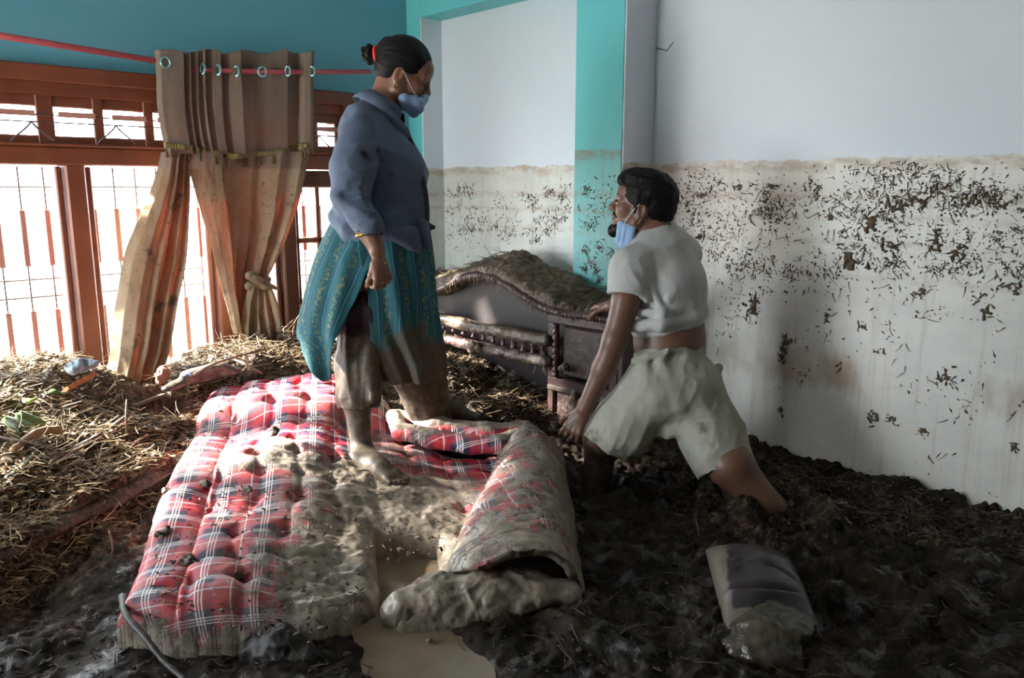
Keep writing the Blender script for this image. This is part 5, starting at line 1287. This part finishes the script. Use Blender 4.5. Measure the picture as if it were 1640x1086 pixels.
skirt('skirt_front_panel', [(345, 536, 680, -108, 120, .0), (400, 520, 692, -102, 110, .0), (460, 520, 697, -95, 100, .02), (520, 535, 704, -99, 90, .04), (560, 560, 712, -110, 70, .06), (600, 590, 716, -124, 30, .08)],
      ([0, .2, .5, 1], [.135, .16, .17, .15]), teal_cloth, 130, 100, (.003, .016), 11, 2.2, mud=lambda v: .75*sstep(.85, .50, v[:, 2]))
maroon = simple('maroon_trousers', srgb(48, 28, 40), srgb(36, 22, 32), 8, .85, .3, 120, mud=9)
tr = Body()
tr.cone(hN+WD*.03, at(584, 500, W0-.04), .075, .095, .04).chain([at(584, 500, W0-.05), at(578, 580, W0-.045), at(576, 640, W0-.04)], [.095, .086, .080], .03)
tr.cone(at(560, 575, W0-.10), at(552, 636, W0-.09), .02, .024, .02).cone(at(590, 560, W0-.12), at(597, 638, W0-.11), .018, .022, .02).cone(at(612, 380, W0), hN+WD*.03, .08, .075, .05)
tr.cut(at(576, 650, W0-.04), -ZZ+RT*.05).cone(at(576, 660, W0-.04), at(576, 620, W0-.04), .070, .066, .008, op='-')
tr.obj('trouser_leg', .0055, maroon, wo, disp=lambda v: .008*ridged(np.stack([v@RT*16, v@WD*16, v[:, 2]*3], 1), 2)+.003*fbm(v*25, 2), attrs={'mud': lambda v: sstep(.70, .55, v[:, 2]+.03*fbm(v*14, 2))})
tl = Body()
tl.cone(hL, at(648, 500, W0+.12), .11, .11, .04).chain([at(648, 500, W0+.12), at(668, 590, W0+.20), at(684, 652, W0+.27)], [.11, .100, .082], .03)
tl.cone(at(640, 600, W0+.16), at(672, 665, W0+.24), .03, .03, .02).cone(at(688, 560, W0+.16), at(706, 655, W0+.27), .035, .035, .02).cone(at(672, 672, W0+.27), at(712, 668, W0+.28), .035, .03, .02)
tl.obj('trouser_leg', .0055, maroon, wo, disp=lambda v: .009*ridged(np.stack([v@RT*13, v@WD*13, v[:, 2]*4], 1)+2, 2)+.004*fbm(v*22, 2), attrs={'mud': lambda v: sstep(.80, .62, v[:, 2]+.03*fbm(v*14, 2))})
# ================================================================ the man kneeling in the mud
M0 = 3.05
mo = empty('person', onz(1090, 770, 0.0), 'man in grey white T-shirt and khaki shorts kneeling in mud beside the headboard', 'person')
mskin = skin_mat('skin_man', srgb(120, 84, 66), srgb(98, 68, 52), .45)
HFm = Frame(at(1028, 328, M0-.02), unit(-RT*.93+WD*.22+ZZ*.20), ZZ+RT*.12, 1.0)
mb_ = Body()
add_head(mb_, HFm, True)
nk = at(1052, 378, M0)
mb_.cone(nk, HFm(-.04, 0, -.05), .066, .060, .03).cone(at(1060, 400, M0), nk, .09, .066, .04)
pel = at(1074, 590, M0+.02); ch = at(1062, 450, M0)
mb_.cone(pel, at(1072, 540, M0+.01), .135, .125, .05).cone(at(1072, 540, M0+.01), ch, .125, .135, .05).cone(ch, at(1060, 405, M0), .13, .10, .05)
slN, slF = at(1010, 432, M0-.10), at(1092, 408, M0+.13)      # left (near) and right (far) shoulder
mb_.cone(slN, at(1050, 402, M0-.02), .060, .08, .04).cone(slF, at(1065, 402, M0+.02), .060, .08, .04)
# near arm, hanging to the mud
eN, wN = at(985, 545, M0-.10), at(936, 655, M0-.02)
mb_.chain([slN, at(1003, 480, M0-.11), eN, at(968, 590, M0-.07), wN], [.058, .052, .046, .044, .029], .02)
# far arm to the top of the headboard
hand_p = onX(935, 484, 2.68)
elb = (at(1040, 455, M0+.25)+0); wrF2 = onX(980, 490, 2.60)
mb_.chain([slF, at(1045, 470, M0+.30), wrF2], [.055, .046, .029], .02)
add_hand(mb_, wrF2+unit(hand_p-wrF2)*.0, onX(935, 488, 2.68)-wrF2, ZZ*.8+RT*.1-WD*.6, -ZZ*.6-WD*.8, (.95, .9, .85, .85), .15, (.35, .7, .5), (.5, .2), 1.0)
add_hand(mb_, wN+unit(wN-eN)*.012, at(914, 692, M0+.0)-wN, -WD*.8-RT*.35+ZZ*.2, WD+RT*.3, (.6, .55, .55, .6), .18, (.35, .55, .4), (.5, .2), 1.0)
# forward leg (shin sinks into the mud) and trailing leg
fh, fk, fa = at(1042, 630, M0-.02), at(962, 702, M0+.05), onz(944, 800, -.30)
fa = fk+V(0, 0, -.55)+RT*(-.02)+WD*.02
mb_.chain([fh, fk], [.10, .066], .03).chain([fk, fk*.55+fa*.45, fa], [.062, .056, .04], .03)
bh, bk = at(1105, 625, M0+.05), onz(1222, 806, .02)
mb_.chain([bh, at(1170, 745, M0-.13), bk], [.10, .080, .062], .03).chain([bk, bk+RT*.25-ZZ*.16-WD*.02], [.060, .045], .02)
def mmud(v):
    q = np.exp(-((v-at(918, 700, M0))**2).sum(1)/.075**2); s1 = np.exp(-((v-fk+V(0, 0, .12))**2)[:, :2].sum(1)/.12**2)*sstep(.20, .12, v[:, 2])
    return np.clip(.9*q*sstep(.235, .17, v[:, 2])+s1+.6*sstep(.06, .0, v[:, 2]), 0, 1)
hcm = HFm(.02, 0, -.01)
nh = at(918, 688, M0); fhp = onX(962, 490, 2.64)
mb_.obj('body', .0065, mskin, mo, attrs={'mud': mmud}, refine=[(hcm-.16, hcm+.16, .003), (nh-.095, nh+.095, .0024), (fhp-.095, fhp+.095, .0024)])
eyes(HFm, mo)
mh = Body(); A = HFm.ax
mh.ell(HFm(-.016, 0, .042), V(.112, .086, .096), A, .01).ell(HFm(-.06, 0, .0), V(.062, .074, .075), A, .02).ell(HFm(.04, 0, .092), V(.062, .066, .036), A, .02).ell(HFm(.085, 0, .075), V(.026, .055, .026), A, .015)
mh.cone(HFm(-.085, 0, -.01), HFm(-.085, 0, -.055), .04, .03, .02)
mh.ell(HFm(.112, 0, -.035), V(.062, .10, .090), A, .012, '-')
for s in (-1, 1):
    mh.ell(HFm(.030, .085*s, -.075), V(.050, .04, .068), A, .010, '-')
    mh.cone(HFm(.014, .070*s, .03), HFm(.012, .070*s, -.03), .014, .006, .008)
mh.ell(HFm(-.03, 0, -.115), V(.07, .1, .045), A, .012, '-')
mh.obj('hair', .0032, hair_m, mo, disp=lambda v: .004*fbm(((v-HFm.c)@A.T)*np.array([30, 70, 40]), 3)+.003*ridged(((v-HFm.c)@A.T)*np.array([25, 90, 25]), 2))
be = Body()
be.cone(HFm(.066, 0, -.108), HFm(.082, 0, -.124), .025, .014, .02).cone(HFm(.050, .040, -.098), HFm(.070, .018, -.108), .010, .016, .012).cone(HFm(.050, -.040, -.098), HFm(.070, -.018, -.108), .010, .016, .012).cone(HFm(.060, .03, -.104), HFm(.080, 0, -.116), .014, .02, .015).cone(HFm(.060, -.03, -.104), HFm(.080, 0, -.116), .014, .02, .015)
be.obj('beard', .0028, hair_m, mo, disp=lambda v: .002*ridged(v*70, 2))
mu = Body()
for s in (-1, 1): mu.cone(HFm(.0955, .003*s, -.0540), HFm(.080, .028*s, -.064), .0058, .0045, .004)
mu.obj('moustache', .002, hair_m, mo, disp=lambda v: .001*ridged(v*90, 2))
for s in (-1, 1):
    MB().tube(spline([HFm(.098, .012*s, .016), HFm(.094, .030*s, .021), HFm(.078, .050*s, .014)], 8), [.0035, .004, .0045, .0045, .0045, .004, .003, .002], 6, flat=1.).build('eyebrow', hair_m, mo)
# mask hanging under the jaw
mm = Body()
fs_ = (HFm.s, .55)
for s in (-1, 1): mm.cone(HFm(.054, .058*s, -.088), HFm(.046, .050*s, -.148), .014, .016, .006, fs_).cone(HFm(.032, .064*s, -.094), HFm(.030, .056*s, -.160), .015, .017, .005, fs_).cone(HFm(.010, .068*s, -.090), HFm(.014, .060*s, -.150), .013, .015, .005, fs_)
mm.cone(HFm(.04, -.05, -.145), HFm(.05, .05, -.145), .012, .012, .01)
mmo = mm.obj('face_mask', .0028, mask_m, mo, disp=lambda v: .0022*ridged(((v-HFm.c)@A.T)*np.array([70, 10, 14]), 2))
for s in (-1, 1):
    MB().tube(spline([HFm(.004, .080*s, .002), HFm(.018, .078*s, -.022), HFm(.036, .070*s, -.060), HFm(.046, .064*s, -.090)], 12), .0016, 6).build('mask_cord', cord_m, mmo)
    MB().tube(spline([HFm(-.016, .080*s, -.052), HFm(-.004, .074*s, -.075), HFm(.012, .070*s, -.098)], 8), .0015, 6).build('mask_cord', cord_m, mmo)
    MB().tube([HFm(-.006+.005*math.cos(a), .081*s, -.060+.006*math.sin(a)) for a in np.linspace(0, 2*math.pi, 13)], .0014, 6, cap=False).build('earring', gold, mo)
# T-shirt ridden up over the waist
ts = Body()
ts.cone(at(1068, 520, M0), at(1064, 455, M0), .135, .142, .05).cone(at(1064, 455, M0), at(1058, 408, M0), .142, .112, .05)
ts.cone(slN, at(1050, 405, M0-.02), .074, .09, .04).cone(slF, at(1065, 405, M0+.02), .074, .09, .04).cone(at(1085, 470, M0+.03), at(1090, 520, M0+.02), .10, .09, .05)
ts.cone(at(1058, 398, M0), at(1050, 376, M0), .108, .080, .03)
slv = Body(); slv.chain([slN, at(1003, 490, M0-.112)], [.080, .075], .02).cut(at(1003, 474, M0-.112), unit(at(1000, 500, M0-.112)-slN))
ts.sub(slv, .03)
ts.chain([slF, at(1062, 450, M0+.22)], [.075, .07], .03)
# sleeve end: trimmed with the cavity around the arm
ts.cone(at(1004, 474, M0-.112), at(1001, 500, M0-.112), .062, .064, .006, op='-')
ts.cone(HFm(-.045, 0, -.06), at(1050, 374, M0), .066, .069, .006, op='-')
# bunched hem
ts.cut(at(1070, 534, M0-.1), -unit(np.cross(WD, at(1130, 512, M0)-at(1012, 542, M0))) if np.cross(WD, at(1130, 512, M0)-at(1012, 542, M0))[2] > 0 else unit(np.cross(WD, at(1130, 512, M0)-at(1012, 542, M0))))
ts.chain([at(1012, 522, M0-.10), at(1060, 520, M0-.15), at(1108, 508, M0-.10), at(1124, 500, M0-.0)], [.020, .022, .024, .020], .02).chain([at(1010, 500, M0-.10), at(1060, 502, M0-.155), at(1112, 490, M0-.10)], [.012, .014, .014], .018)
for (a, b, r) in (((1030, 430, -.15), (1060, 500, -.16), .008), ((1015, 445, -.18), (1035, 480, -.16), .008), ((1100, 420, -.10), (1070, 480, -.16), .007), ((1112, 450, -.05), (1085, 500, -.14), .007), ((1040, 405, -.12), (1022, 450, -.175), .007)):
    ts.cone(at(a[0], a[1], M0+a[2]+.012), at(b[0], b[1], M0+b[2]+.012), r*1.2, r, .022)
tee_m = simple('tshirt_cotton', srgb(188, 188, 184), srgb(172, 172, 168), 4, .9, .15, 160)
ts.obj('t_shirt', .005, tee_m, mo, disp=lambda v: .008*ridged(np.stack([v@RT*7+v[:, 2]*4, v@WD*5, v[:, 2]*5-v@RT*5], 1)+7, 2)-.002+.001*fbm(v*40, 2))
# shorts
so = Body()
so.cone(at(1072, 575, M0+.01), at(1078, 620, M0+.02), .138, .155, .05).ell(at(1100, 630, M0-.04), V(.12, .12, .12), None, .06).ell(at(1050, 625, M0-.05), V(.11, .11, .11), None, .06)
fdir = unit(at(960, 725, M0+.04)-at(1010, 670, M0)); bdir = unit(at(1170, 765, M0-.12)-at(1130, 680, M0-.03))
l1 = Body(); l1.chain([at(1045, 630, M0-.02), at(1000, 680, M0+.01), at(960, 726, M0+.03)], [.13, .118, .108], .04).cut(at(977, 715, M0+.03), unit(fdir*.8-ZZ*.45-RT*.1))
l2 = Body(); l2.chain([at(1105, 630, M0+.03), at(1140, 700, M0-.06), at(1178, 785, M0-.125)], [.135, .118, .100], .04).cut(at(1163, 752, M0-.115), bdir*.95-ZZ*.2)
so.sub(l1, .04).sub(l2, .04)
so.cone(at(985, 700, M0+.03), at(965, 720, M0+.03)+fdir*.10, .078, .082, .006, op='-').cone(at(1155, 735, M0-.105), at(1168, 762, M0-.12)+bdir*.10, .082, .084, .006, op='-')
so.chain([at(1016, 578, M0-.10), at(1070, 562, M0-.145), at(1125, 560, M0-.06)], [.012, .013, .012], .012)
for (a, b, r) in (((1030, 585, -.15), (1050, 640, -.17), .008), ((1060, 580, -.17), (1090, 650, -.18), .008), ((1100, 575, -.13), (1110, 640, -.16), .008), ((1070, 700, -.10), (1010, 680, -.11), .010), ((1075, 690, -.12), (1130, 690, -.17), .010), ((1020, 640, -.14), (985, 690, -.09), .008), ((1120, 640, -.16), (1160, 720, -.20), .008)):
    so.cone(at(a[0], a[1], M0+a[2]+.035), at(b[0], b[1], M0+b[2]+.035), r*1.6, r*1.2, .035)
so.ell(at(1150, 590, M0-.02), V(.018, .012, .02), None, .012)
shorts_m = simple('khaki_shorts', srgb(170, 168, 154), srgb(150, 148, 134), 5, .88, .2, 150, mud=10)
so.obj('shorts', .0055, shorts_m, mo, disp=lambda v: .009*ridged(np.stack([v@RT*9-v[:, 2]*4, v@WD*5, v[:, 2]*6+v@RT*3], 1)+3, 2)-.003+.002*fbm(v*30, 2), attrs={'mud': lambda v: np.clip(.12+.25*sstep(.4, .2, v[:, 2])+.25*fbm(v*7+2, 2), 0, .42)})

# ribbed collar
cc = at(1049, 372, M0); cn = unit(HFm(-.04, 0, -.05)-at(1056, 392, M0)); c1 = unit(np.cross(cn, WD)); c2 = np.cross(cn, c1)
MB().tube([cc+.077*(c1*math.cos(a)+c2*math.sin(a)) for a in np.linspace(0, 2*math.pi, 41)], .0085, 8, cap=False).build('collar', tee_m, mo)
